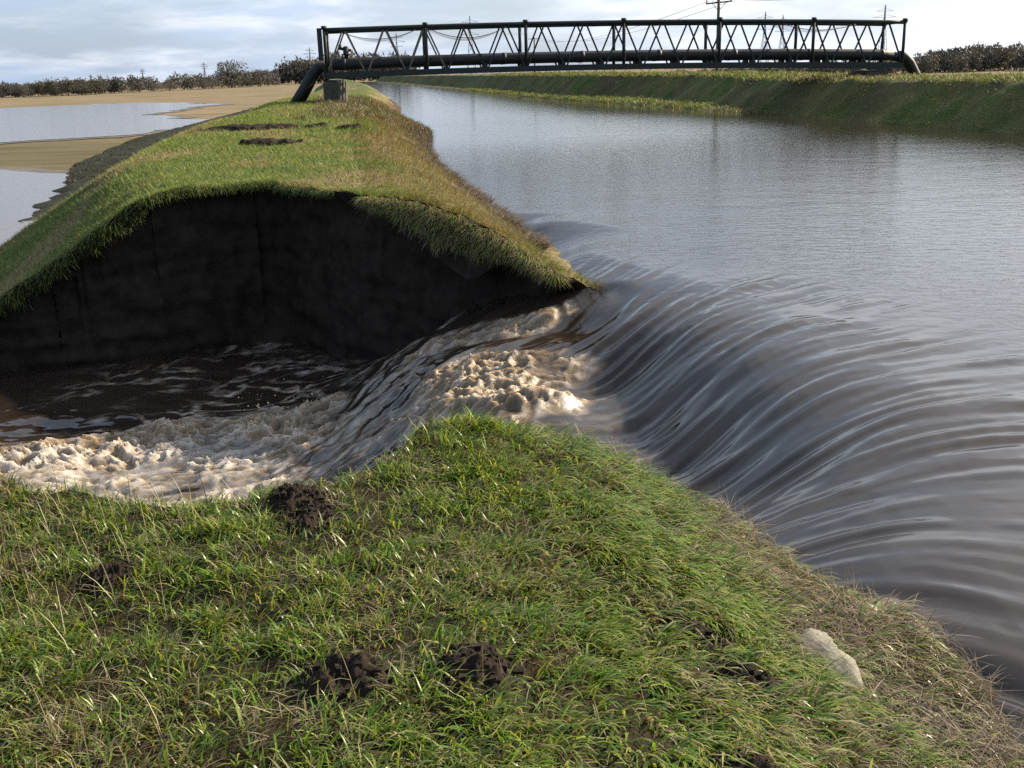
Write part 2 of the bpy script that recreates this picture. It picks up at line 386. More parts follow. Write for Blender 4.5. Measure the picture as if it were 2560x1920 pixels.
flood('flood_water', [(-60, 70), (-27, 54.5), (-23.4, 51.5), (-18.5, 50), (-15, 44), (-9.5, 20), (-8.8, 4), (-9, -30), (-60, -30)], 'shallow flood water lying against the foot of the grassy bank', 67, 1.5)

# dark rough strip at the foot of the bank
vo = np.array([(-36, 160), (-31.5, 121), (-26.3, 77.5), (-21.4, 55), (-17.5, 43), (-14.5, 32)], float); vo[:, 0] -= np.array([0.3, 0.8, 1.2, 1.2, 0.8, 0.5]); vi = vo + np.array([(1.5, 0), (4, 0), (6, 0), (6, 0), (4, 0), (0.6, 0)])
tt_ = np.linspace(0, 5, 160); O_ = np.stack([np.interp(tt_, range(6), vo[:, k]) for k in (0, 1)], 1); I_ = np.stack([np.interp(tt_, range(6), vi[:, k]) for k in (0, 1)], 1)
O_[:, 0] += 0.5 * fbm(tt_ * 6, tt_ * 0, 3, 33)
M_STRIP = simple('dark_strip', (0.016, 0.018, 0.011), 0.95, 0.5, 1.5, 0.05, spec=0.1)
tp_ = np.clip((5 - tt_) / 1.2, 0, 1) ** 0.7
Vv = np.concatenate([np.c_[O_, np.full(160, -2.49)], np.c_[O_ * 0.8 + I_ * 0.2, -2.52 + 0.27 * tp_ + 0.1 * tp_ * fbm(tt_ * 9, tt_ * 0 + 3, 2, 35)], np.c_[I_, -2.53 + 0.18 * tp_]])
tag(obj('dark_strip', Vv, grid_faces(160, 3), M_STRIP), 'dark rough strip along the foot of the bank', 'verge', kind='structure')
# embankments
def bank_sheet(name, xs, ts, y0f, y1f, powr, label, m):
    X, T = np.meshgrid(xs, ts)
    Y = y0f(X) + (y1f(X) - y0f(X)) * T
    Z = bank_z(X, Y)
    V = np.stack([X, Y, Z], -1).reshape(-1, 3)
    o = obj(name, V, grid_faces(len(xs), len(ts)), m)
    tag(o, label, 'embankment', kind='structure'); return o, V
xs_b = np.concatenate([np.linspace(-16, -3.2, 60), np.linspace(-3.1, 2.4, 120), np.linspace(2.5, 5, 10)])
nb, Vn = bank_sheet('near_embankment', xs_b, np.linspace(0, 1, 150), lambda x: np.full(x.shape, -6.0), y_near, 1, 'grass topped flood embankment the camera stands on', M_THATCH)
# the far length of the same bank follows the river: use cross coordinate columns
tf = np.concatenate([np.linspace(0, 10, 120), np.geomspace(10.3, 400, 150)])
xs_f = np.concatenate([np.linspace(-16, -8, 30), np.linspace(-7.9, 1.6, 130), np.linspace(1.8, 5, 10)])
X0, T = np.meshgrid(xs_f, tf)
Y = y_far(X0) + T
X = X0 + (Lx(Y) - Lx(y_far(X0))) * sstep(0, 6, T)
Zf = bank_z(X, Y)
Vf = np.stack([X, Y, Zf], -1).reshape(-1, 3)
fb = obj('far_embankment', Vf, grid_faces(len(xs_f), len(tf)), M_TURF)
tag(fb, 'grassy flood embankment cut off by the breach, running away to the bridge', 'embankment', kind='structure')
cc = Lx(Vf[:, 1]) - Vf[:, 0]
attr(fb, 'dry', np.clip(sstep(2.2, 0.7, cc) * (0.8 + 0.5 * fbm(Vf[:, 0], Vf[:, 1], 3, 77)) + 0.9 * sstep(0.1, 0.5, fbm(Vf[:, 0] * 0.6, Vf[:, 1] * 0.3, 3, 79)), 0, 1))
mudf = lambda x_, y_: sstep(0.15, -0.1, (Lx(y_) - x_) - 0.55 - 0.5 * fbm(x_ * 0.6, y_ * 0.4, 3, 78)) * sstep(13, 16, y_)
attr(fb, 'mud', mudf(Vf[:, 0], Vf[:, 1]))
# cut faces (bare earth)
def cut_face(name, xs, yf, sgn, parent, batter=0.12):
    y = yf(xs); z = bank_z(xs, y); nrow = 46
    rows = []
    tx = np.gradient(xs); ty = np.gradient(y); ln = np.hypot(tx, ty); nx_, ny_ = ty / ln * sgn, -tx / ln * sgn   # outward into the breach
    s = np.cumsum(ln)
    for k in range(nrow):
        t = k / (nrow - 1); zz_ = z - 0.005 + (-3.3 - z) * t
        dep = (z - zz_)
        off = -0.14 * sstep(0.03, 0.25, dep) + 0.20 * batter / 0.12 * sstep(0.4, 3, dep) + 0.10 * fbm(s * 1.2, zz_ * 1.2, 4, 51) * sstep(0.05, 0.4, dep) + 0.05 * fbm(s * 0.7, zz_ * 7, 3, 55) * sstep(0.05, 0.3, dep)
        rows.append(np.stack([xs + nx_ * off, y + ny_ * off, zz_], -1))
    V = np.concatenate(rows)
    return obj(name, V, grid_faces(len(xs), nrow), M_EARTH, parent)
cut_face('eroded_face', np.linspace(-14, 1.5, 330), y_far, 1, fb)
cut_face('eroded_face', np.linspace(-14, 2.3, 330), y_near, -1, nb)

# right bank of the river
def right_z(d, y, x):
    zc = np.interp(y, [0, 34, 49, 70, 110, 300], [0.85, 0.88, 0.80, 1.05, 1.2, 1.3])
    berm = sstep(52, 62, y) * 0.12 + 0.04
    bw = np.interp(y, [50, 62, 74, 90], [0.3, 2.4, 3.4, 1.8])
    z = np.where(d < 0, Z_RIVER + 0.4 * d, Z_RIVER + berm * sstep(0, 0.5, d))
    z = z + (zc - Z_RIVER - berm) * (lambda q: np.where(q < 0.92, q, 0.92 + 0.08 * np.tanh((q - 0.92) / 0.08)))(np.clip((d - bw) / 1.95, 0, 3))
    z = np.maximum(z - 0.5 * np.maximum(d - bw - 7.0, 0), Z_FIELD)
    return z + (0.06 * fbm(x * 0.35, y * 0.35, 4, 83) + 0.10 * fbm(x * 0.9, y * 0.9, 3, 84)) * (d > 0)
rd = np.concatenate([np.linspace(-3, 0, 6), np.linspace(0.15, 10, 60), np.linspace(10.5, 24, 14)])
ry = np.concatenate([np.linspace(-15, 25, 30), np.linspace(25.5, 110, 240), np.geomspace(112, 415, 60)])
Dg, Yg = np.meshgrid(rd, ry); Xg = Rx(Yg) + Dg
Xg = Xg + 0.35 * fbm(Yg * 0.25, Dg * 0 + 3, 3, 85) * (Dg > -0.5)
Vr = np.stack([Xg, Yg, right_z(Dg, Yg, Xg)], -1).reshape(-1, 3)
rb = obj('opposite_embankment', Vr, grid_faces(len(rd), len(ry)), M_TURF)
tag(rb, 'long green embankment on the opposite side of the river', 'embankment', kind='structure')
attr(rb, 'dry', np.clip(0.15 + 0.4 * fbm(Vr[:, 0] * 0.4, Vr[:, 1] * 0.4, 3, 87), 0, 0.6)); attr(rb, 'mud', np.clip(0.25 + 0.5 * fbm(Vr[:, 0] * 0.3, Vr[:, 1] * 0.3, 3, 89), 0, 0.7))

# ------------------------------------------------------------------ the river and the breach
def rbf(P, Vals, X, Y, smooth=0.02):
    P = np.asarray(P, float); Vals = np.asarray(Vals, float)
    d = np.hypot(P[:, None, 0] - P[None, :, 0], P[:, None, 1] - P[None, :, 1])
    A = d - smooth * np.eye(len(P)); A = np.block([[A, np.ones((len(P), 1))], [np.ones((1, len(P))), np.zeros((1, 1))]])
    b = np.concatenate([Vals, np.zeros((1,) + Vals.shape[1:])]); wts = np.linalg.solve(A, b)
    out = np.zeros(X.shape + Vals.shape[1:]) + wts[-1]
    for i in range(len(P)):
        r = np.hypot(X - P[i, 0], Y - P[i, 1]); out += r[..., None] * wts[i] if Vals.ndim > 1 else r * wts[i]
    return out
ZP = [  # water levels through the breach
 (2.7, 3.2, -.65), (2.0, 3.3, -.65), (2.6, 4.4, -.65), (2.9, 5.5, -.65), (3.0, 6.5, -.65), (2.9, 7.5, -.65), (2.7, 8.6, -.65), (2.4, 10, -.65), (1.9, 11.3, -.65), (1.3, 12.2, -.65), (.9, 13, -.65), (3.5, 9, -.65), (4, 6, -.65), (5, 12, -.65), (3, 13, -.65), (2, 14, -.65), (0.5, 16, -.65), (4, 3, -.65), (6, 8, -.65), (3, 2, -.65), (7, 16, -.65), (7, 3, -.65),
 (1.75, 4.25, -.67), (2.2, 5.1, -.70), (2.35, 6.1, -.70), (2.25, 7.2, -.70), (2.05, 8.2, -.70), (1.75, 9.4, -.71), (1.45, 10.5, -.74), (1.15, 11.1, -.72),
 (1.35, 4.6, -.86), (1.7, 5.6, -.93), (1.75, 6.5, -.96), (1.65, 7.5, -.98), (1.45, 8.5, -.98), (1.15, 9.6, -.98), (.95, 10.5, -.95), (.78, 10.95, -.85),
 (.9, 5.2, -1.08), (1.2, 6.2, -1.36), (1.2, 7.2, -1.46), (1.08, 8.1, -1.46), (.85, 9.1, -1.42), (.5, 10.0, -1.18), (.45, 10.7, -1.12),
 (.4, 5.6, -1.3), (.4, 6.6, -1.32), (.3, 7.6, -1.25), (.2, 8.6, -1.16), (-.1, 9.6, -1.2), (-.1, 10.8, -1.2), (-.5, 11.4, -1.3), (-.9, 11.9, -1.42), (-.4, 8.2, -1.3), (-.6, 9.3, -1.4), (-.8, 10.3, -1.45), (-.4, 7, -1.5),
 (-1.3, 11.2, -1.65), (-1.6, 10.6, -1.85), (-1.4, 9.4, -1.85), (-1.2, 8, -1.8), (-1.2, 6.5, -2.0), (-.6, 5.5, -1.8), (-1.5, 12.3, -1.75), (-1.6, 13.0, -2.0),
 (-2.0, 10.0, -2.2), (-2.2, 11.2, -2.3), (-2.0, 12.4, -2.2), (-2.3, 13.4, -2.35), (-2.2, 8.5, -2.3), (-2.2, 7, -2.35), (-1.8, 5, -2.35),
 (-3, 6, -2.4), (-3.2, 9, -2.4), (-3, 11, -2.4), (-3, 13, -2.4), (-3, 15, -2.4), (-5, 6, -2.4), (-5, 10, -2.4), (-5, 13, -2.4), (-5, 16, -2.4), (-8, 6, -2.44), (-8, 10, -2.44), (-8, 14, -2.44), (-12, 8, -2.48), (-12, 13, -2.48), (-2.6, 17, -2.4), (-1.5, 15, -2.3)]
ZP = np.array(ZP)
VP = np.array([  # flow directions
 (4, 18, .1, -1), (7, 18, 0, -1), (1, 17, .1, -1), (7, 12, -.35, -.93), (4, 13, -.5, -.87), (2, 13, -.35, -.94), (1.5, 12, -.5, -.87), (1.2, 11.2, -.55, -.83), (.8, 10.8, -.5, -.86),
 (2.6, 11, -.68, -.73), (3, 9.5, -.82, -.57), (2, 9, -.85, -.52), (1.2, 9, -.9, -.43), (.6, 9.8, -.92, -.38), (2.2, 7.4, -.93, -.36), (1, 7.8, -.95, -.3), (3.6, 7.5, -.95, -.3), (6, 8, -.85, -.5),
 (5, 6, -1, -.08), (3, 6, -1, -.12), (2, 6, -.97, -.22), (1.2, 6, -.95, -.3), (4, 4.8, -.98, .2), (2.8, 4.8, -.95, .3), (2.0, 4.9, -.95, .2), (1.4, 4.9, -.95, -.2), (2.6, 3.6, -.72, .69), (2.1, 3.6, -.6, .8), (2.3, 2.6, -.45, .9), (3.5, 2.5, -.6, .8), (1.8, 4.2, -.8, .55), (5, 3, -.8, .6),
 (.3, 6, -.93, -.35), (0, 8, -.97, -.2), (-.1, 10, -.97, -.2), (-.2, 11, -.95, .2), (-.8, 11.8, -.75, -.3), (-1, 10.5, -.7, -.7), (-1.4, 11.3, -.55, -.83), (-1.8, 10, -.6, -.8), (-1.5, 12.4, -.45, -.9), (-1, 9, -.85, -.5), (-1, 7, -.95, -.3), (-2.1, 9, -.8, -.6),
 (-3, 11.5, -.95, -.25), (-3, 9, -.95, -.2), (-5, 11, -1, 0), (-5, 13, -.95, .3), (-3, 13.5, -.8, .6), (-4, 14.8, -.9, -.2), (-2.6, 14.5, -.3, .95), (-7, 11, -1, 0), (-7, 14, -.9, -.3), (-4, 6, -1, 0)], float)
# dense regular lattice for streamline convolution
HX = 0.022
lx0, ly0 = -7.2, 2.2
nlx, nly = int(14.6 / HX), int(14.6 / HX)
gx = lx0 + np.arange(nlx) * HX; gyv = ly0 + np.arange(nly) * HX
cs = 5                                   # coarse lattice for smooth fields
cgx, cgy = gx[::cs], gyv[::cs]
CX, CY = np.meshgrid(cgx, cgy)
zc_ = rbf(ZP[:, :2], ZP[:, 2], CX, CY, 0.03)
vc_ = rbf(VP[:, :2], VP[:, 2:], CX, CY, 0.2); vc_ /= np.linalg.norm(vc_, axis=-1)[..., None] + 1e-6
def blur(a, n):
    for _ in range(n):
        p = np.pad(a, ((1, 1), (0, 0)) + ((0, 0),) * (a.ndim - 2), 'edge'); a = (p[:-2] + 2 * p[1:-1] + p[2:]) / 4
        p = np.pad(a, ((0, 0), (1, 1)) + ((0, 0),) * (a.ndim - 2), 'edge'); a = (p[:, :-2] + 2 * p[:, 1:-1] + p[:, 2:]) / 4
    return a
zc_ = np.clip(blur(zc_, 4), -2.5, -.65)
def bil(A, fx, fy):
    fx = np.clip(fx, 0, A.shape[1] - 1.001); fy = np.clip(fy, 0, A.shape[0] - 1.001)
    i = fx.astype(np.int32); j = fy.astype(np.int32); a = fx - i; b = fy - j
    if A.ndim == 3: a = a[..., None]; b = b[..., None]
    return (A[j, i] * (1 - a) + A[j, i + 1] * a) * (1 - b) + (A[j + 1, i] * (1 - a) + A[j + 1, i + 1] * a) * b
GX, GY = np.meshgrid(np.arange(nlx, dtype=np.float32), np.arange(nly, dtype=np.float32))
Vg = bil(vc_.astype(np.float32), GX / cs, GY / cs)
n_f = blur(rng.standard_normal((nly, nlx)).astype(np.float32), 2)
n_c = blur(rng.standard_normal((nly, nlx)).astype(np.float32), 14); n_c /= n_c.std()
def lic(noises, steps, h):
    acc = [n.copy() for n in noises]; wsum = 1.0
    for sg in (1, -1):
        px, py = GX.copy(), GY.copy()
        for k in range(steps):
            jj = np.clip(py, 0, nly - 1).astype(np.int32); ii = np.clip(px, 0, nlx - 1).astype(np.int32)
            v = Vg[jj, ii]
            px += sg * h * v[..., 0]; py += sg * h * v[..., 1]
            wt = 0.5 * (1 + math.cos(math.pi * k / steps)); 
            jj = np.clip(py, 0, nly - 1).astype(np.int32); ii = np.clip(px, 0, nlx - 1).astype(np.int32)
            for q, n in enumerate(noises): acc[q] += wt * n[jj, ii]
            if sg == 1: wsum += 2 * wt
    return [a / a.std() for a in acc]
n_m = blur(rng.standard_normal((nly, nlx)).astype(np.float32), 6)
S_f, S_c, S_m = lic([n_f, n_c, n_m], 34, 1.6)
S_f = blur(S_f, 4); S_f /= S_f.std()
# tensor mesh lines
def grow(a, step, b, rate, mx):
    out = [a]; s = step; d = 1 if b > a else -1
    while (out[-1] - b) * d < 0: s = min(s * rate, mx); out.append(out[-1] + d * s)
    return np.array(out[1:])
mx_ = np.concatenate([grow(-7.2, 0.04, -75, 1.12, 6.0)[::-1], np.arange(-7.2, -2.6, 0.032), np.arange(-2.6, 4.2, HX), grow(4.2, HX, 27, 1.05, 0.5)])
my_ = np.concatenate([grow(2.4, HX, -14, 1.08, 1.0)[::-1], np.arange(2.4, 13.0, HX), grow(13.0, HX, 420, 1.035, 2.0)])
X, Y = np.meshgrid(mx_, my_)
inx = (X - lx0) / HX; iny = (Y - ly0) / HX
edge = np.clip(np.minimum(np.minimum(X - lx0, gx[-1] - X), np.minimum(Y - ly0, gyv[-1] - Y)) / 1.2, 0, 1)
zbase = bil(zc_, inx / cs, iny / cs)
far_river = (X > Lx(Y) - 2.5) & (Y > 14)
pool_side = (X < -2.0) & (Y < 17)
zbase = np.where(edge > 0, zbase * edge + (1 - edge) * np.where(X < Lx(Y) - 3, -2.46, Z_RIVER), np.where((X < Lx(Y) - 3) & (Y < 30), -2.46, Z_RIVER))
sf = bil(S_f, inx, iny); scv = bil(S_c, inx, iny); smv = bil(S_m, inx, iny)
vary = np.clip(0.75 + 1.3 * fbm(X * 0.7, Y * 0.7, 3, 111), 0.15, 2.0); vary2 = np.clip(0.8 + 1.3 * fbm(X * 1.1 + 9, Y * 1.1, 3, 113), 0.1, 2.0)
# how fast / smooth the surface is: 1 inside the draw-down, 0 on the open river
cx, cy = 1.1, 7.6
dist = np.hypot((X - 0.3) / 1.0, (Y - cy) / 1.25)
flow = sstep(4.5, 2.6, dist) * edge
flow = np.maximum(flow, sstep(3.4, 2.2, np.hypot(X - 2.0, (Y - 4.2) * 0.9)) * edge)
def caps(items):
    m = np.zeros(X.shape)
    for x0, y0, x1, y1, r, s in items:
        dx, dy = x1 - x0, y1 - y0; q = np.clip(((X - x0) * dx + (Y - y0) * dy) / (dx * dx + dy * dy + 1e-9), 0, 1)
        m = np.maximum(m, s * sstep(1.25, 0.55, np.hypot(X - x0 - q * dx, Y - y0 - q * dy) / r))
    return m
fm = caps([(.45, 8.5, .55, 8.2, .12, .34), (-.55, 10.0, .25, 9.6, .55, 1), (-.45, 9.2, .22, 8.75, .5, 1), (-.3, 8.1, -.02, 7.9, .36, .9), (-.8, 9.6, -.3, 8.6, .5, .8), (-.3, 7, -.2, 6, .4, .6), (-1.0, 11.6, .25, 10.95, .30, .95), (-.3, 11.1, .3, 10.9, .25, .9),
           (-5.6, 10.5, -2.7, 11.6, .75, 1), (-4.2, 11.5, -2.4, 11.75, .5, 1), (-3.2, 10.5, -2.4, 10.6, .55, .9), (-5.5, 9.5, -3, 9.5, 1.0, .7), (-3.4, 8.4, -2.6, 7.5, .8, .7), (-6.5, 10.2, -5.2, 10.6, .5, .45)])
brk = fbm(X * 1.6, Y * 1.6, 4, 15)
foam = np.clip(fm * 1.3 + (0.65 * brk + 0.18 * smv) * (fm > 0) - 0.34, 0, 1) * edge
# ragged foam lines drifting on the shaded pool, faint scum streaks on the chute
swirl = 1 - np.abs(fbm(X * 1.3 + 0.5 * perlin(X * 0.9, Y * 0.9, 3), Y * 1.9 + 0.5 * perlin(X * 0.9, Y * 0.9, 4), 4, 25)) * 4.5
pool = sstep(-1.9, -2.3, zbase) * edge
foam = np.maximum(foam, np.clip(swirl, 0, 1) * 0.95 * pool * sstep(-6.6, -5.2, X) * np.clip(sstep(-0.35, 0.35, fbm(X * 0.6, Y * 0.6, 3, 28)) + 0.5 * sstep(2.2, 0.6, np.hypot(X + 2.4, Y - 12.8)), 0, 1))
chute = sstep(-1.25, -1.5, zbase) * sstep(-2.35, -2.1, zbase) * edge
foam = np.maximum(foam, np.clip(sf * 0.35 + 0.1 + 0.4 * brk, 0, 0.7) * chute)
tip = caps([(.66, 11.14, .69, 10.95, .06, .5), (1.50, 3.98, 1.60, 4.02, .07, .8), (1.33, 4.12, 1.42, 4.08, .05, .6)])
foam = np.maximum(foam, np.clip(tip * 1.2 + 0.4 * brk * (tip > 0), 0, 1))
flow = np.maximum(flow, pool * 0.85)
# displacement
slope_zone = flow * (1 - foam) * (1 - 0.8 * pool)
wx = X + 0.10 * fbm(X * 3, Y * 3, 2, 71); wy = Y + 0.10 * fbm(X * 3, Y * 3, 2, 72)
lumps = (0.5 - np.abs(perlin(wx * 4.6, wy * 6.4, 35)) * 1.5) * 0.55 + (0.5 - np.abs(perlin(wx * 9.5, wy * 12.5, 36)) * 1.5) * 0.30 + (0.5 - np.abs(perlin(wx * 17, wy * 21, 37)) * 1.5) * 0.16
lumps = np.where(lumps > 0, lumps, lumps * 0.6)
big = fbm(X * 1.5, Y * 1.8, 2, 39)
amp = np.where(zbase < -2.1, 0.24, 0.17)
Z = zbase + slope_zone * (0.0055 * sf * vary2 + 0.0062 * smv * vary + 0.010 * scv * vary2 * sstep(-.66, -.9, zbase) + 0.005 * scv * vary) + foam * fm ** 1.6 * (amp * np.where((Y > 10.5) & (X > -1.8), 0.6, 1.0) * (0.6 + 0.4 * sstep(0.65, 0.05, X)) * lumps + 0.10 * big) + pool * (0.035 * fbm(X * 1.4, Y * 1.4, 4, 45))
Z = Z + 0.05 * chute * fbm(X * 2.2, Y * 2.2, 3, 46)
Z = Z - 0.05 * caps([(.80, 10.6, .95, 10.9, .4, 1)])
# keep only wet faces
F = grid_faces(len(mx_), len(my_))
bz = bank_z(X, Y)
fb_in = (Y > y_far(X) + 0.35) & (bz > Z + 0.12)
nb_in = (Y < y_near(X) - 0.35) & (bz > Z + 0.12)
rb_in = X > Rx(Y) + 0.8
lf_in = (Y > 17) & (X < Lx(Y) - 2.0)
lo_in = (Y < 2.4) & (X < Lx(Y) - 1.0)
gone = (fb_in | nb_in | rb_in | lf_in | lo_in | (X < -13) & (Y < 17)).ravel()
F = F[~gone[F].all(1)]
used = np.zeros(X.size, bool); used[F.ravel()] = True
remap = np.cumsum(used) - 1
V = np.stack([X, Y, Z], -1).reshape(-1, 3)[used]
rw = obj('river_water', V, remap[F], M_WATER)
tag(rw, 'brown river in flood sliding through the breach into a foaming pool', 'river', kind='structure')
pale = np.clip(0.40 + 1.15 * lumps + 0.30 * caps([(-5.8, 10.0, -3.4, 10.5, .8, 1), (-5.5, 9.3, -3, 9.4, .9, 1), (-2.9, 10.6, -2.6, 10.7, .4, .5)]) + 0.30 * (1 - fm), 0, 1)  # crests whiter from aeration; hollows browned, some shading put into the colour
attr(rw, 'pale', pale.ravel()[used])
attr(rw, 'foam', foam.ravel()[used]); attr(rw, 'flow', (flow * (1 - foam)).ravel()[used]); attr(rw, 'streak', np.clip(0.5 + 0.5 * scv, 0, 1.5).ravel()[used])
WZ = (mx_, my_, Z)

# ------------------------------------------------------------------ grass
def blades(root, h, wd, az, a0, a1, col, nseg=3, tipcol=None):
    """curved tapering blades: root (n,3), lean azimuth az, start/end angle from vertical"""
    n = len(root); ts = np.linspace(0, 1, nseg + 1)
    d = np.stack([np.cos(az), np.sin(az), np.zeros(n)], 1)
    sd = np.stack([-np.sin(az), np.cos(az), np.zeros(n)], 1)
    tw = rng.uniform(-0.5, 0.5, n); sd = sd * np.cos(tw)[:, None] + d * np.sin(tw)[:, None]
    P = root.copy(); Vs = []; Cs = []
    for k in range(nseg + 1):
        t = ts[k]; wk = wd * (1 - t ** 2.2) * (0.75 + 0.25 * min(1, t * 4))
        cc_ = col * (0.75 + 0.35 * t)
        if k < nseg:
            Vs += [P - sd * wk[:, None] / 2, P + sd * wk[:, None] / 2]; Cs += [cc_, cc_]
            a = a0 + (a1 - a0) * (t + 0.5 / nseg); st = h / nseg
            P = P + (d * (np.sin(a) * st)[:, None] + np.array([0, 0, 1.0]) * (np.cos(a) * st)[:, None])
        else:
            Vs.append(P); Cs.append(cc_)
    m = 2 * nseg + 1
    V = np.stack(Vs, 1).reshape(-1, 3); Cc = np.clip(np.stack(Cs, 1).reshape(-1, 3), 0, 1)
    b = (np.arange(n) * m)[:, None]
    quads = np.concatenate([b + np.array([2 * k, 2 * k + 1, 2 * k + 3, 2 * k + 2]) for k in range(nseg - 1)], 0) if nseg > 1 else np.zeros((0, 4), int)
    tri = b + np.array([2 * nseg - 2, 2 * nseg - 1, 2 * nseg])
    return V, quads, tri, Cc
def blade_obj(name, packs, m, label, cat):
    Vs, Q, T, Cs, o = [], [], [], [], 0
    for V, q, t, c in packs:
        Vs.append(V); Q.append(q + o); T.append(t + o); Cs.append(c); o += len(V)
    fl = [a for a in (np.concatenate(Q), np.concatenate(T)) if len(a)]
    ob = obj(name, np.concatenate(Vs), fl, m)
    attr(ob, 'Col', np.concatenate(Cs)); tag(ob, label, cat, kind='stuff'); return ob
MOLES = [(-0.82, 3.57, 0.11, .055), (-0.76, 3.43, 0.11, .022), (-0.46, 2.39, 0.12, .032), (-0.11, 2.43, 0.13, .045), (0.58, 2.92, 0.11, .018), (0.70, 2.74, 0.10, .012), (0.60, 2.20, 0.14, .03), (-1.32, 3.02, 0.08, .018)]
GREEN = np.array([[.10, .185, .018], [.15, .245, .028], [.225, .265, .042], [.055, .13, .018]])
FGREEN = GREEN * 0.62 + np.array([.05, .045, .028])
STRAW = np.array([[.30, .25, .14], [.22, .175, .09], [.37, .32, .20], [.16, .12, .065]])
def near_grass(n, per=14, spread=0.022):
    m_ = n // per; cx_ = rng.uniform(-2.9, 2.1, m_); cy_ = rng.uniform(1.2, 5.2, m_)
    x = np.repeat(cx_, per) + rng.normal(0, spread, m_ * per); y = np.repeat(cy_, per) + rng.normal(0, spread, m_ * per)
    keep = (y < y_near(x) + 0.03) & (Lx(y) - x > -0.01)
    keep &= (np.abs(x) < 0.62 * y + 0.45)
    x, y = x[keep], y[keep]
    dens = 0.70 + 1.0 * fbm(x * 2.2, y * 2.2, 3, 91)
    c = Lx(y) - x
    dens = np.maximum(dens, 0.3) * np.interp(c, [0.1, 0.5, 0.9], [0.25, 0.6, 1])
    for mx, my, mr, mh in MOLES: dens *= sstep(0.35, 1.0, np.hypot(x - mx, y - my) / mr)
    keep = rng.uniform(0, 1, len(x)) < dens
    return x[keep], y[keep]
x, y = near_grass(160000)
n = len(x); c = Lx(y) - x
lush = np.clip(0.5 + 0.9 * fbm(x * 0.9, y * 0.9, 3, 93), 0, 1)
rightish = sstep(-0.5, 0.5, x)                     # long combed sward towards the river, shorter poached turf to the left
h = ((0.035 + 0.045 * rng.random(n)) + rightish * (0.015 + 0.06 * rng.random(n))) * np.clip(1 + 0.5 * fbm(x * 7, y * 7, 2, 98), 0.5, 1.7) + 0.03 * lush * rng.random(n)
tuft = np.exp(-(((x + 0.15) / 0.45) ** 2 + ((y - 4.3) / 0.4) ** 2)); h += 0.03 * tuft * rng.random(n)
az = R(-28) + 0.9 * fbm(x * 1.2, y * 1.2, 2, 95) + 1.1 * fbm(x * 9, y * 9, 2, 96) + rng.normal(0, 1, n) * (0.55 + 0.9 * (1 - rightish))
a0 = np.abs(rng.normal(0.25, 0.25, n)) + 0.25 * rightish
a1 = a0 + rng.uniform(0.7, 1.7, n) + 0.3 * rightish
wd = rng.uniform(0.004, 0.0092, n) * (0.85 + 0.35 * rightish)
col = GREEN[rng.integers(0, 4, n)] * rng.uniform(0.55, 1.3, (n, 1))
pg = rng.random(n) < 0.10 + 0.10 * rightish; col[pg] = np.array([.30, .31, .13]) * rng.uniform(0.7, 1.1, (pg.sum(), 1))  # pale blades: bright glints on the sward put into the blade colour
dryp = np.clip(0.09 + 0.5 * fbm(x * 1.4, y * 1.4, 3, 97) + np.interp(c, [0.3, 0.9, 1.4], [0.55, 0.15, 0]), 0.05, 0.9)
dm = rng.random(n) < dryp
col[dm] = STRAW[rng.integers(0, 4, dm.sum())] * rng.uniform(0.5, 1.1, (dm.sum(), 1))
root = np.stack([x, y, bank_z(x, y) - 0.008], 1)
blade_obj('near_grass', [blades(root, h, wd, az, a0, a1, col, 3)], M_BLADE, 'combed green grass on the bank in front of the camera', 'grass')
# the same sward carries on along the bank to the side and behind
n = 90000; x = rng.uniform(-6.5, 2.0, n); y = rng.uniform(-0.6, 4.4, n)
k = (y < y_near(x)) & (Lx(y) - x > 0) & ~((np.abs(x) < 0.62 * y + 0.45) & (y > 1.2) & (x > -2.9)); x, y = x[k], y[k]; n = len(x)
col = GREEN[rng.integers(0, 4, n)] * rng.uniform(0.55, 1.3, (n, 1)); dm = rng.random(n) < 0.2; col[dm] = STRAW[rng.integers(0, 4, dm.sum())] * 0.8
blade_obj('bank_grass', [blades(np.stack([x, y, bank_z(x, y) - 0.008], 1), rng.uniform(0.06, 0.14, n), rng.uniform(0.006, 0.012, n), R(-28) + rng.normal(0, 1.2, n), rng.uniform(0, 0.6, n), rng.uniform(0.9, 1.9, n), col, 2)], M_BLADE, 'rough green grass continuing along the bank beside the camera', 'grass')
# short thatch: dead grass lying among the sward
x, y = near_grass(45000); n = len(x)
root = np.stack([x, y, bank_z(x, y) + rng.uniform(0, 0.02, n)], 1)
blade_obj('dead_grass', [blades(root, rng.uniform(0.03, 0.10, n), rng.uniform(.0015, .003, n), rng.uniform(0, 6.28, n), rng.uniform(0.8, 1.4, n), rng.uniform(1.3, 1.9, n), STRAW[rng.integers(0, 4, n)] * rng.uniform(0.4, 1.0, (n, 1)), 2)], M_STRAW, 'dead straw coloured thatch among the green blades', 'dead grass')
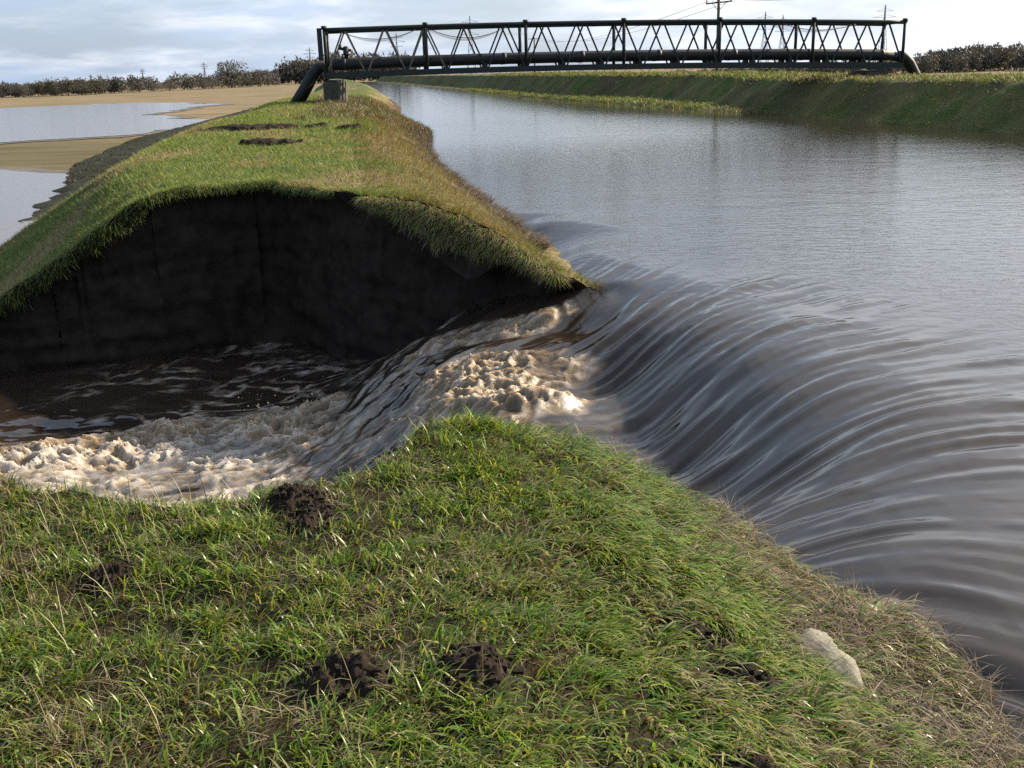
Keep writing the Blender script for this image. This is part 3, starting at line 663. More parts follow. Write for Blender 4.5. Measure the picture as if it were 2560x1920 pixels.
# wrack of dead reed and straw on the waterside slope
n = 22000; x = rng.uniform(0.2, 2.0, n); y = rng.uniform(1.2, 4.6, n); c = Lx(y) - x
k = (c > -0.12) & (c < 0.75 + 0.45 * fbm(x * 2, y * 2, 2, 99)) & (y < y_near(x)) & (rng.random(n) < 0.55 + 0.8 * fbm(x * 3, y * 3, 3, 101)); x, y = x[k], y[k]; n = len(x)
root = np.stack([x, y, bank_z(x, y) + rng.uniform(0, 0.035, n)], 1)
blade_obj('reed_wrack', [blades(root, rng.uniform(0.05, 0.22, n), rng.uniform(.002, .005, n), rng.uniform(0, 6.28, n), rng.uniform(0.9, 1.5, n), rng.uniform(1.4, 2.0, n), np.array([[.11, .075, .045], [.17, .125, .08], [.05, .035, .024], [.27, .21, .15]])[rng.integers(0, 4, n)] * rng.uniform(0.45, 1.1, (n, 1)), 3)], M_STRAW, 'tangled brown reed debris stranded on the waterside slope', 'debris')
# ragged turf hanging over the landward shoulder of the cut
n = 7000; x = rng.uniform(-8.0, -2.4, n); hz_ = rng.random(n) * np.interp(x, [-8, -6.6, -5.6, -5.2, -2.4], [0.2, 0.3, 0.32, 0.1, 0.07]) * np.clip(0.8 + 0.9 * fbm(x * 2.5, x * 0 + 4, 3, 88), 0.1, 1.5); y = y_far(x) - 0.02 - 0.12 * hz_; z = bank_z(x, y_far(x)) - hz_
blade_obj('turf_fringe', [blades(np.stack([x, y, z], 1), rng.uniform(0.08, 0.24, n), rng.uniform(0.006, 0.013, n), R(-90) + rng.normal(0, 0.8, n), rng.uniform(0.9, 1.7, n), rng.uniform(1.8, 2.9, n), FGREEN[rng.integers(0, 4, n)] * rng.uniform(0.4, 0.9, (n, 1)), 2)], M_BLADE_FAR, 'ragged turf fringe hanging over the landward shoulder of the cut', 'grass')
# rank growth on the dark strip
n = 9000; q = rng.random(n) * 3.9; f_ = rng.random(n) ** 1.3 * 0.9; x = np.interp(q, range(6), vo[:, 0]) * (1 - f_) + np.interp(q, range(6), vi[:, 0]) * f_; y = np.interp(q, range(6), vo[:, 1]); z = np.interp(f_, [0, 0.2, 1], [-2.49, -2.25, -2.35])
blade_obj('strip_growth', [blades(np.stack([x, y, z - 0.05], 1), rng.uniform(0.06, 0.18, n), rng.uniform(.03, .07, n), rng.uniform(0, 6.28, n), rng.uniform(0.1, 0.6, n), rng.uniform(0.7, 1.6, n), np.array([[.03, .035, .016], [.05, .045, .022], [.08, .06, .03]])[rng.integers(0, 3, n)] * rng.uniform(0.5, 1.1, (n, 1)), 2)], M_BLADE_FAR, 'dark rank growth along the strip below the bank', 'undergrowth')
# tall dead stems: at the left edge and along the lip above the water
sx = np.concatenate([rng.uniform(-2.1, -1.1, 150), rng.uniform(0.3, 1.5, 130), rng.uniform(-2.0, 1.0, 80)])
sy = np.concatenate([rng.uniform(2.6, 3.7, 150), y_near(rng.uniform(0.3, 1.5, 130)) * 0, rng.uniform(1.5, 3.6, 80)])
sy[150:280] = y_near(sx[150:280]) - rng.uniform(0.0, 0.25, 130)
n = len(sx); root = np.stack([sx, sy, bank_z(sx, sy) - 0.01], 1)
blade_obj('dead_stems', [blades(root, rng.uniform(0.08, 0.22, n), rng.uniform(.002, .0038, n), rng.uniform(1.2, 3.5, n), rng.uniform(0, 0.25, n), rng.uniform(0.2, 0.9, n), STRAW[rng.integers(0, 3, n)] * rng.uniform(0.6, 1.0, (n, 1)), 3)], M_STRAW, 'tall dead grass stems standing above the sward', 'grass stems')

# far bank grass
def far_pts(n, y0, y1, pw):
    t = rng.random(n) ** pw; y = y0 + (y1 - y0) * t
    c = rng.uniform(0.02, 9.5, n); x = Lx(y) - c
    k = y > y_far(x) - 0.02; return x[k], y[k], c[k]
packs = []
x, y, c = far_pts(210000, 11.1, 60, 2.0)
# fringe hanging at the cut edge and lush nose
ex = rng.uniform(-7.5, 1.0, 9000); ey = y_far(ex) + rng.uniform(-0.05, 0.25, 9000); x = np.r_[x, ex]; y = np.r_[y, ey]; c = np.r_[c, Lx(ey) - ex]
n = len(x); sc = np.clip(y / 14, 0.8, 2.6)
dry = sstep(2.3, 1.0, c) * 0.85 + 0.55 * sstep(0.0, 0.5, fbm(x * 0.6, y * 0.3, 3, 79)) + 0.06
dry = np.where(c < 0.4, 0.6, dry)
h = rng.uniform(0.05, 0.13, n) * sc ** 0.5 + 0.10 * sstep(2.4, 0.9, c) * rng.random(n)
col = FGREEN[rng.integers(0, 4, n)] * rng.uniform(0.8, 1.35, (n, 1)); dm = rng.random(n) < dry
col[dm] = STRAW[rng.integers(0, 4, dm.sum())] * rng.uniform(0.6, 1.1, (dm.sum(), 1))
az = rng.uniform(0, 6.28, n); az = np.where(c < 2.2, R(-20) + rng.normal(0, 0.8, n), az)
dk = np.exp(-(((x + 7.0) / 2.0) ** 2 + ((y - 29.5) / 1.3) ** 2)) + np.exp(-(((x + 5.4) / 0.8) ** 2 + ((y - 23.7) / 0.7) ** 2))
kp = rng.random(n) > np.maximum(dk * 1.3, 0.85 * mudf(x, y))
root = np.stack([x, y, bank_z(x, y) - 0.01], 1)
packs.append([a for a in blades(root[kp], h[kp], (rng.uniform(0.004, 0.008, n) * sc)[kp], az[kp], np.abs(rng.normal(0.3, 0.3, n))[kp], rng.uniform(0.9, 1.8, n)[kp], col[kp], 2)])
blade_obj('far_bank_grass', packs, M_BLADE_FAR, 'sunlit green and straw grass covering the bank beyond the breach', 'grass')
# turf overhanging the shaded cut at the right corner: slumped grassy lobe
n = 12000; x = rng.uniform(-1.9, 0.55, n); dz = rng.random(n) ** 1.2 * np.clip(0.75 + 0.6 * fbm(x * 3, x * 0, 3, 8), 0.2, 1.1)
y = y_far(x) - 0.05 - 0.55 * dz * np.interp(x, [-1.9, -1.2, -0.5, 0.1, 0.55], [0.05, 0.5, 0.75, 0.12, 0.05])
z = bank_z(x, y_far(x)) - 0.03 - dz * np.interp(x, [-1.9, -1.2, -0.5, 0.1, 0.55], [0.05, 0.36, 0.55, 0.14, 0.06])
lobe_n = 70
sxs = np.linspace(-2.0, 0.7, lobe_n); rows = []
for k_ in range(16):
    t = k_ / 15; wv = np.interp(sxs, [-2.0, -1.9, -1.2, -0.5, 0.1, 0.55, 0.7], [0, 0.05, 0.5, 0.75, 0.12, 0.05, 0])
    rows.append(np.stack([sxs, y_far(sxs) + 0.03 - (0.62 * wv + 0.02) * t ** 0.8 + 0.05 * fbm(sxs * 3, sxs * 0 + t * 3, 3, 5), bank_z(sxs, y_far(sxs)) - 0.02 - (wv * 0.85 + 0.05) * t], 1))
lb = obj('slumped_turf', np.concatenate(rows), grid_faces(lobe_n, 16), M_EARTH, fb)
attr(lb, 'dry', np.full(lobe_n * 16, 0.5))
col = GREEN[rng.integers(0, 4, n)] * rng.uniform(0.7, 1.2, (n, 1)); dm = rng.random(n) < 0.7; col[dm] = STRAW[rng.integers(0, 4, dm.sum())] * rng.uniform(0.6, 1.0, (dm.sum(), 1))
blade_obj('hanging_grass', [blades(np.stack([x, y, z], 1), rng.uniform(0.1, 0.3, n), rng.uniform(0.005, 0.01, n), R(-80) + rng.normal(0, 0.7, n), rng.uniform(0.8, 1.6, n), rng.uniform(1.8, 2.9, n), col, 2)], M_BLADE_FAR, 'long grass hanging over the corner of the eroded bank', 'grass')
# debris line where the far bank meets the river
n = 16000; y = 13 + 33 * rng.random(n) ** 1.3; c = np.abs(rng.normal(0, 0.22, n)) * np.interp(y, [13, 20, 30], [0.5, 1, 1.5]) - 0.08; x = Lx(y) - c
k = fbm(y * 0.5, y * 0 + 2, 3, 17) > -0.2; x, y, c = x[k], y[k], c[k]; n = len(x)
root = np.stack([x, y, np.maximum(bank_z(x, y), Z_RIVER) + rng.uniform(0, 0.05, n)], 1)
blade_obj('reed_debris', [blades(root, rng.uniform(0.08, 0.3, n), rng.uniform(.008, .02, n), rng.uniform(0, 6.28, n), rng.uniform(0.8, 1.5, n), rng.uniform(1.2, 1.9, n), np.array([[.12, .075, .04], [.20, .14, .08], [.06, .04, .025]])[rng.integers(0, 3, n)] * rng.uniform(0.5, 1.1, (n, 1)), 2)], M_STRAW, 'brown flotsam stranded along the waterline of the bank beyond', 'debris')
# rough brown growth on the waterside slope by the bridge pier
n = 26000; y = rng.uniform(33, 56, n); c = rng.uniform(0, 4.2, n); x = Lx(y) - c; k = rng.random(n) < 0.5 + 0.9 * fbm(x * 0.5, y * 0.5, 3, 19); x, y = x[k], y[k]; n = len(x)
root = np.stack([x, y, bank_z(x, y) - 0.02], 1)
blade_obj('bramble_growth', [blades(root, rng.uniform(0.10, 0.34, n), rng.uniform(.015, .03, n), rng.uniform(0, 6.28, n), rng.uniform(0.1, 0.7, n), rng.uniform(0.6, 1.8, n), np.array([[.14, .09, .05], [.20, .145, .075], [.08, .055, .035], [.10, .10, .04]])[rng.integers(0, 4, n)] * rng.uniform(0.6, 1.1, (n, 1)), 2)], M_STRAW, 'brown bramble and dead growth beside the bridge pier', 'undergrowth')
# opposite bank grass
n = 90000; y = 24 + 120 * rng.random(n) ** 1.7; d = rng.uniform(0.1, 9.5, n); bw_ = np.interp(y, [50, 62, 74, 90], [0.3, 2.4, 3.4, 1.8]); k = (d < bw_ - 0.1) | (d > bw_ + 1.75) | (rng.random(n) < 0.3); y, d, bw_ = y[k], d[k], bw_[k]; n = len(y); face = (d > bw_) & (d < bw_ + 1.75); x = Rx(y) + d; z = right_z(d, y, x)
root = np.stack([x, y, z - 0.02], 1); sc = np.clip(y / 30, 0.8, 4)
col = FGREEN[rng.integers(0, 4, n)] * rng.uniform(0.5, 0.95, (n, 1)); dm = rng.random(n) < 0.15 + 0.6 * np.exp(-((y - 50) / 4) ** 2) * (d < 6); col[dm] = STRAW[rng.integers(0, 4, dm.sum())] * rng.uniform(0.4, 0.8, (dm.sum(), 1))
blade_obj('opposite_bank_grass', [blades(root, rng.uniform(0.12, 0.30, n) * np.where(face, 0.45, 1.0), rng.uniform(.015, .03, n) * sc, rng.uniform(0, 6.28, n), rng.uniform(0.1, 0.7, n), rng.uniform(0.8, 1.7, n), col, 2)], M_BLADE_FAR, 'green grass on the embankment across the river', 'grass')

# ------------------------------------------------------------------ molehills
ML = ['dark crumbly molehill at the grassy lip above the foaming pool', 'paler broken molehill just in front of the lip molehill', 'wide low molehill, second from the bottom centre', 'tall dark molehill at the bottom centre among combed grass',
      'long scrape of dark soil on the slope above the bottle', 'small scatter of soil at the lower end of the long scrape', 'flat dark molehill at the bottom edge of the bank', 'small brown molehill in the short turf on the far left']
for (mx, my, mr, mh), lb_ in zip(MOLES, ML):
    a = np.linspace(-1.35, 1.35, 64); AX, AY = np.meshgrid(a * mr, a * mr)
    rr = np.hypot(AX, AY) / mr * (1 + 0.28 * fbm(AX / mr * 1.3 + mx * 9, AY / mr * 1.3 + my * 9, 2, 3))
    hz = mh * np.exp(-(rr * 1.25) ** 2.4)
    clod = np.maximum(0, 0.7 - np.abs(perlin((AX + mx) * 34, (AY + my) * 34, 12)) * 2.2) * 0.016 + np.maximum(0, 0.7 - np.abs(perlin((AX + mx) * 80, (AY + my) * 80, 13)) * 2.2) * 0.013 + 0.03 * fbm((AX + mx) * 12, (AY + my) * 12, 2, 14)
    Zm = bank_z(AX + mx, AY + my) + hz + clod * sstep(1.25, 0.7, rr) - 0.03 * sstep(0.9, 1.3, rr)
    V = np.stack([AX + mx, AY + my, Zm], -1).reshape(-1, 3)
    t = thing('molehill', (mx, my, float(bank_z(mx, my))), lb_, 'molehill', 'molehills on the near bank')
    obj('soil_mound', V, grid_faces(64, 64), M_SOIL, t)
    parts = []
    for q in range(46):
        r_, th = mr * (0.3 + 0.9 * random.random()), random.uniform(0, 6.28); s_ = random.uniform(.004, .013)
        px_, py_ = mx + r_ * math.cos(th), my + r_ * math.sin(th)
        pz_ = float(bank_z(px_, py_)) + mh * math.exp(-((r_ / mr * 1.25) ** 2.4)) + 0.012
        Vb, Fb = box((0, 0, 0), (2, 2, 2)); Vb = Vb * np.random.default_rng(q).uniform(0.5, 1, (8, 3)) * s_
        parts.append((Vb + np.array([px_, py_, pz_]), Fb))
    V, F = cat_parts(parts); ob = obj('soil_crumbs', V, F, M_SOIL, t, smooth=False); ob['kind'] = 'stuff'
# dark scrapes on the bank beyond
for (mx, my, rx, ryy), lb_ in zip([(-7.0, 29.6, 1.9, 0.7), (-5.4, 23.8, 0.7, 0.4), (-4.1, 28.6, 0.4, 0.3)], ['long dark soil scrape across the bank top beyond the breach', 'short dark soil scrape nearer the breach on the bank top', 'small dark hole on the river side of the bank top']):
    a = np.linspace(-1.2, 1.2, 50); AX, AY = np.meshgrid(a * rx, a * ryy); rr = np.hypot(AX / rx, AY / ryy) * (1 + 0.5 * fbm(AX * 1.4 + mx, AY * 2.4, 3, 3))
    Zm = bank_z(AX + mx, AY + my) + 0.10 * sstep(1.0, 0.5, rr) + 0.05 * fbm((AX) * 5, (AY) * 5, 3, 14) * sstep(1.1, 0.6, rr) - 0.08 * sstep(0.85, 1.1, rr)
    t = thing('soil_scrape', (mx, my, float(bank_z(mx, my))), lb_, 'soil scrape', 'soil scrapes on the bank beyond')
    obj('soil_mound', np.stack([AX + mx, AY + my, Zm], -1).reshape(-1, 3), grid_faces(50, 50), M_SOIL, t)

# ------------------------------------------------------------------ plastic bottle
def bottle():
    m, t, b = mat('clear_plastic'); b.inputs['Base Color'].default_value = (0.15, 0.145, 0.125, 1); b.inputs['Roughness'].default_value = 0.3
    b.inputs['Base Color'].default_value = (0.5, 0.48, 0.43, 1); b.inputs['Roughness'].default_value = 0.08; b.inputs['Specular IOR Level'].default_value = 0.5
    tp = N(t, 'ShaderNodeBsdfTransparent'); tl = N(t, 'ShaderNodeBsdfTranslucent'); tl.inputs[0].default_value = (0.55, 0.52, 0.44, 1)
    ma = N(t, 'ShaderNodeMixShader'); ma.inputs[0].default_value = 0.4; L(t, b.outputs[0], ma.inputs[1]); L(t, tl.outputs[0], ma.inputs[2])
    mb = N(t, 'ShaderNodeMixShader'); mb.inputs[0].default_value = 0.6; L(t, ma.outputs[0], mb.inputs[1]); L(t, tp.outputs[0], mb.inputs[2]); L(t, mb.outputs[0], t.nodes['Material Output'].inputs[0])
    geo = t.nodes.new('ShaderNodeNewGeometry'); n_ = noise_n(t, geo.outputs['Position'], 45, 3, 0.6)
    bn = N(t, 'ShaderNodeBump', Strength=0.15, Distance=0.004); L(t, n_, bn.inputs['Height']); L(t, bn.outputs[0], b.inputs['Normal'])
    A = np.array([1.00, 3.17, 0]); B = np.array([1.115, 2.93, 0]); A[2] = bank_z(A[0], A[1]) + 0.055; B[2] = bank_z(B[0], B[1]) + 0.05
    ax = B - A; ln = np.linalg.norm(ax); ax /= ln; s = np.cross(ax, [0, 0, 1.0]); s /= np.linalg.norm(s); u = np.cross(s, ax)
    t_ = thing('plastic_bottle', tuple((A + B) / 2 - np.array([0, 0, 0.04])), 'crushed clear plastic bottle lying on the reed debris by the water', 'bottle')
    prof = [(0, .003), (0.004, .036), (.02, .048), (.05, .051), (.10, .047), (.15, .052), (.19, .050), (.225, .036), (.25, .018), (.262, .014)]
    pt = np.array(prof); tt = np.linspace(0, pt[-1, 0], 50); rr = np.interp(tt, pt[:, 0], pt[:, 1]) * (1 + 0.035 * np.sign(np.sin(tt * 190)) * ((tt > .03) & (tt < .2))); V = []
    for q, r_ in zip(tt, rr):
        th = np.linspace(0, 2 * np.pi, 28, endpoint=False)
        cr = 1 - 0.16 * np.maximum(0, np.sin(q * 52 + 2 * np.sin(th))) * np.cos(th - 1.2) - 0.07 * np.sin(3 * th + q * 55) + 0.05 * np.sign(np.sin(5 * th + q * 30))
        V.append(A + ax * q * ln / 0.262 + (np.cos(th) * r_ * cr)[:, None] * s + (np.sin(th) * r_ * cr * 0.86)[:, None] * u)
    V = np.concatenate(V); F = [[i * 28 + k, i * 28 + (k + 1) % 28, (i + 1) * 28 + (k + 1) % 28, (i + 1) * 28 + k] for i in range(49) for k in range(28)] + [list(range(27, -1, -1))]
    obj('bottle_body', V, F, m, t_, smooth=False)
    Vn_, Fn_ = tube([A + ax * ln * 0.955, A + ax * ln * 0.968], 0.0165, 16); nk = obj('neck_ring', Vn_, Fn_, m, t_)
bottle()

# ------------------------------------------------------------------ broad-leaved weeds at the lip
M_LEAF = simple('weed_leaf', (0.09, 0.17, 0.03), 0.45, 0.3, 20, spec=0.5)
for q, (px_, py_, lb_) in enumerate([(0.22, 4.78, 'bright leafy weed on the hump of the near bank'), (1.02, 4.25, 'leafy weed on the bank lip halfway down to the water'), (1.50, 3.78, 'green leafy weed at the tip of the near bank'), (1.42, 3.90, 'small leafy weed beside the foam at the bank tip')]):
    base = np.array([px_, py_, float(bank_z(px_, py_))]); t = thing('dock_weed', tuple(base), lb_, 'weed', 'broad leaved weeds on the near bank')
    for j in range(9):
        a = j * 2.4 + q; d = np.array([math.cos(a), math.sin(a), 0]); sd = np.array([-math.sin(a), math.cos(a), 0]); l_ = random.uniform(.05, .10)
        pts = [];
        for k in range(6):
            tt = k / 5; cen = base + d * l_ * tt * 0.8 + np.array([0, 0, 1]) * l_ * (0.95 * tt - 0.6 * tt * tt); wv = 0.014 * math.sin(math.pi * min(1, tt * 0.95 + 0.05)) + 0.001
            pts += [cen - sd * wv, cen + np.array([0, 0, -0.003]), cen + sd * wv]
        F = [f for k in range(5) for f in ([3 * k, 3 * k + 1, 3 * k + 4, 3 * k + 3], [3 * k + 1, 3 * k + 2, 3 * k + 5, 3 * k + 4])]
        obj('leaf', pts, F, M_LEAF, t)

# ------------------------------------------------------------------ splash
parts = []
for q in range(110):
    p = np.array([random.gauss(-2.6, 0.35), random.gauss(11.6, 0.2), 0]); p[2] = -2.25 + 0.4 * random.random() ** 2.2; s_ = 0.0025 + 0.011 * random.random() ** 3
    Vb = np.array([[1, 0, 0], [-1, 0, 0], [0, 1, 0], [0, -1, 0], [0, 0, 1.3], [0, 0, -1.3]]) * s_ + p
    parts.append((Vb, [[0, 2, 4], [2, 1, 4], [1, 3, 4], [3, 0, 4], [2, 0, 5], [1, 2, 5], [3, 1, 5], [0, 3, 5]]))
V, F = cat_parts(parts)
M_FOAM = simple('foam_drops', (0.62, 0.5, 0.38), 0.4, 0.2, 20)
tag(obj('splash_drops', V, F, M_FOAM), 'drops of spray thrown up where the chute meets the pool', 'spray', kind='stuff')

# ------------------------------------------------------------------ pipe bridge
BL = np.array([-7.75, 47.0]); BR = np.array([18.64, 50.0]); axd = (BR - BL) / np.linalg.norm(BR - BL); nrm = np.array([-axd[1], axd[0]])
SPAN = float(np.linalg.norm(BR - BL)); DEPTH = 2.1
def bp(s, off, z):
    """s 0..1 along, off metres away from the camera side; z above the sloping, slightly cambered deck line"""
    p = BL + axd * SPAN * s + nrm * off
    return np.array([p[0], p[1], z + (-0.24 * s) + 0.17 * 4 * s * (1 - s)])
ZT, ZB, ZPI = 3.50, 1.60, 2.07
br = thing('pipe_bridge', (5.4, 48.5, 1.3), 'dark green steel lattice pipe bridge spanning the river', 'bridge')
SS = np.linspace(0, 1, 31)
def add(name, parts, m, parent):
    V, F = cat_parts(parts); return obj(name, V, F, m, parent, smooth=False)
for off in (0.0, DEPTH):
    Vt, Ft = tube([bp(s, off, ZT) for s in SS], 0.09, 10); obj('top_chord', Vt, Ft, M_STEEL, br)
    P = [bp(s, off, ZB) for s in SS]
    bc = obj('bottom_chord', *cat_parts([bar(P[i], P[i + 1], 0.18, 0.25) for i in range(30)]), M_STEEL, br, smooth=False)
    for k in range(7):
        s = k / 6; s = min(max(s, 0.002), 0.998)
        po = obj('post', *tube([bp(s, off, ZB + 0.1), bp(s, off, ZT + 0.05)], 0.075, 8), M_STEEL, br)
        obj('post_cap', *tube([bp(s, off, ZT + 0.02), bp(s, off, ZT + 0.17)], 0.125, 8), M_STEEL, po)
    nm = 15
    for k in range(nm):
        for a, b in (((k + 0.04) / nm, (k + 0.46) / nm), ((k + 0.54) / nm, (k + 0.96) / nm)):
            lo, hi = (a, b) if a - k / nm < 0.3 / nm else (b, a)
            obj('diagonal', *bar(bp(lo, off, ZB + 0.12), bp(hi, off, ZT - 0.08), 0.055, 0.07, (axd[0], axd[1], 0)), M_GALV if k < 3 else M_STEEL, br, smooth=False)
for k in range(16):
    s = min(max(k / 15, 0.004), 0.996)
    obj('cross_beam', *bar(bp(s, -0.05, ZB - 0.02), bp(s, DEPTH + 0.05, ZB - 0.02), 0.12, 0.16), M_STEEL, br, smooth=False)
    if 0 < k < 15:
        for po_ in (0.62, 1.48):
            obj('pipe_saddle', *bar(bp(s, po_, ZB + 0.02), bp(s, po_, ZPI - 0.16), 0.34, 0.16, (axd[0], axd[1], 0)), M_STEEL, br, smooth=False)
for k in range(7):
    s = min(max(k / 6, 0.003), 0.997)
    obj('top_strut', *tube([bp(s, 0, ZT), bp(s, DEPTH, ZT)], 0.05, 6), M_STEEL, br)
# heavy end stanchion on the left bank
obj('end_stanchion', *bar(bp(-0.006, -0.02, 2.25), bp(-0.006, -0.02, ZT + 0.08), 0.24, 0.2, (axd[0], axd[1], 0)), M_STEEL, br, smooth=False)
# pipes
def pipeline(off, label, s0, s1, lx_, lz_, rx_, rz_, valve):
    P = []
    a = bp(0, off, ZPI); A3 = np.array([axd[0], axd[1], 0])
    left = [a + A3 * d_ + np.array([0, 0, z_]) for d_, z_ in ((-lx_, lz_), (-lx_ * 0.62, lz_ * 0.52), (-lx_ * 0.38, lz_ * 0.2), (-lx_ * 0.2, lz_ * 0.05), (-0.05, -0.0))]
    mid = [bp(s, off, ZPI) for s in np.linspace(0.01, 0.99, 41)]
    e = bp(1, off, ZPI)
    right = [e + A3 * d_ + np.array([0, 0, z_]) for d_, z_ in ((0.05, 0), (rx_ * 0.3, rz_ * 0.08), (rx_ * 0.5, rz_ * 0.25), (rx_ * 0.72, rz_ * 0.58), (rx_, rz_))]
    t = thing('water_pipe', tuple(a + np.array([0, 0, -0.25])), label, 'pipe', 'pipes carried by the bridge')
    obj('pipe_run', *tube(np.array(mid), 0.25, 14), M_PIPE, t)
    obj('elbow', *tube(np.array(left), 0.215, 14), M_PIPE, t); obj('elbow', *tube(np.array(right), 0.215, 14), M_PIPE, t)
    for s in np.linspace(0.03, 0.97, 8): obj('joint_collar', *tube([bp(s - 0.003, off, ZPI), bp(s + 0.003, off, ZPI)], 0.262, 14), M_PIPE, t)
    if valve:
        b0 = bp(0.034, off, ZPI + 0.2); ax3 = A3
        v = obj('air_valve', *tube([b0, b0 + [0, 0, .18], b0 + [0, 0, .19], b0 + [0, 0, .24], b0 + [0, 0, .25], b0 + [0, 0, .50], b0 + [0, 0, .55]], [.09, .09, .17, .17, .12, .14, .06], 12), M_PIPE, t)
        obj('valve_arm', *bar(b0 + ax3 * -0.28 + [0, 0, .46], b0 + ax3 * 0.24 + [0, 0, .36], 0.10, 0.12), M_PIPE, v, smooth=False)
        obj('valve_outlet', *tube([b0 + ax3 * -0.24 + [0, 0, .40], b0 + ax3 * -0.24 + [0, 0, .62]], 0.07, 8), M_PIPE, v)
pipeline(0.62, 'black pipe on the near side of the bridge with a valve at its left end', 0, 1, 1.75, -1.95, 1.35, -1.5, True)
pipeline(1.48, 'black water pipe on the far side of the bridge, bending down on the opposite bank', 0, 1, 1.55, -1.9, 1.9, -1.45, False)
# piers
def pier(p, s, label, m=M_CONC):
    t = thing('bridge_pier', tuple(p), label, 'pier', 'bridge piers')
    V, F = box((p[0], p[1], p[2] + s[2] / 2), s); obj('block', V, F, m, t, smooth=False)
    V, F = box((p[0], p[1], p[2] + s[2] + 0.041), (s[0] * 0.7, s[1] * 0.96, 0.08)); obj('bearing_plate', V, F, M_STEEL, t, smooth=False)
pl_ = bp(0.012, DEPTH / 2, 0); pier((pl_[0], pl_[1], 0.0), (0.66, 2.7, 1.34), 'mossy concrete pier under the left end of the bridge')
pr_ = bp(0.955, DEPTH / 2, 0); pier((pr_[0], pr_[1], 0.25), (1.0, 2.7, 0.84), 'low dark concrete block under the right end of the bridge')
# sagging netting under the top chords
def net_mat():
    m, t, b = mat('netting'); b.inputs['Base Color'].default_value = (0.12, 0.12, 0.12, 1); b.inputs['Roughness'].default_value = 0.9
    tr = N(t, 'ShaderNodeBsdfTransparent'); mx = N(t, 'ShaderNodeMixShader'); mx.inputs[0].default_value = 0.30
    L(t, tr.outputs[0], mx.inputs[1]); L(t, b.outputs[0], mx.inputs[2]); L(t, mx.outputs[0], t.nodes['Material Output'].inputs[0]); return m
M_NET = net_mat()
for s0, s1, sag, lb_ in [(0.03, 0.15, 0.42, 'sagging fine netting in the first bay at the left end of the bridge'), (0.175, 0.30, 0.5, 'sagging fine netting in the second bay of the bridge'), (0.78, 0.91, 0.32, 'sagging fine netting near the right end of the bridge')]:
    S, O = np.meshgrid(np.linspace(s0, s1, 24), np.linspace(0.1, DEPTH - 0.1, 10))
    V = np.array([bp(s, o, ZT - 0.12 - sag * (1 - (2 * (s - s0) / (s1 - s0) - 1) ** 2) * (0.75 + 0.25 * math.sin(math.pi * o / DEPTH))) for s, o in zip(S.ravel(), O.ravel())])
    t = thing('bird_netting', tuple(V.mean(0)), lb_, 'netting', 'netting hung in the bridge'); obj('net_sheet', V, grid_faces(24, 10), M_NET, t)
    obj('hem_cord', *tube(V[:24], 0.014, 5), M_PIPE, t)

# ------------------------------------------------------------------ poles, wires and pylons
def telegraph(p, h_, r_, lb_, arm=1.4):
    t = thing('telegraph_pole', p, lb_, 'telegraph pole', 'telegraph poles beyond the river')
    p = np.array(p, float)
    obj('pole', *tube([p, p + [0, 0, h_]], [r_ * 1.25, r_], 8), M_WOOD, t)
    ca = obj('crossarm', *bar(p + [-arm, 0.2, h_ - .55], p + [arm, -0.2, h_ - .35], 0.14, 0.16), M_WOOD, t, smooth=False)
    for sg in (-1, 1):
        obj('brace', *bar(p + [sg * arm * 0.55, 0, h_ - .5], p + [0, 0, h_ - 1.3], 0.06, 0.06), M_WOOD, t, smooth=False)
    for k in (-1, -0.1, 1):
        obj('insulator', *tube([p + [k * arm * 0.95, -0.03, h_ - .38 + 0.07 * k], p + [k * arm * 0.95, -0.03, h_ - .05 + 0.07 * k]], 0.07, 6), M_WOOD, ca)
telegraph((23.9, 120, -2.2), 10.9, 0.16, 'tall wooden telegraph pole rising behind the middle of the bridge')
telegraph((10.3, 350, -2.3), 14.4, 0.20, 'small distant telegraph pole seen through the bridge lattice', 1.9)
def wire(a, b, sag, lb_, r_=0.02):
    a, b = np.array(a, float), np.array(b, float); tt = np.linspace(0, 1, 30)
    P = a + (b - a) * tt[:, None]; P[:, 2] -= sag * 4 * tt * (1 - tt)
    tag(obj('overhead_wire', *tube(P, r_, 4), M_PYLON), lb_, 'wire', 'overhead wires')
for k, nm_ in ((-1, 'nearer'), (1, 'farther')):
    wire((23.9 + k * 1.33, 120, 8.35), (10.3 + k * 1.5, 350, 11.9), 2.5, 'thin %s overhead wire running from the tall pole to the distant pole' % nm_, 0.03)
    wire((23.9 + k * 1.33, 120, 8.35), (75 + k * 1.3, 95, 10.0), 0.9, 'thin %s overhead wire running right from the tall telegraph pole' % nm_)
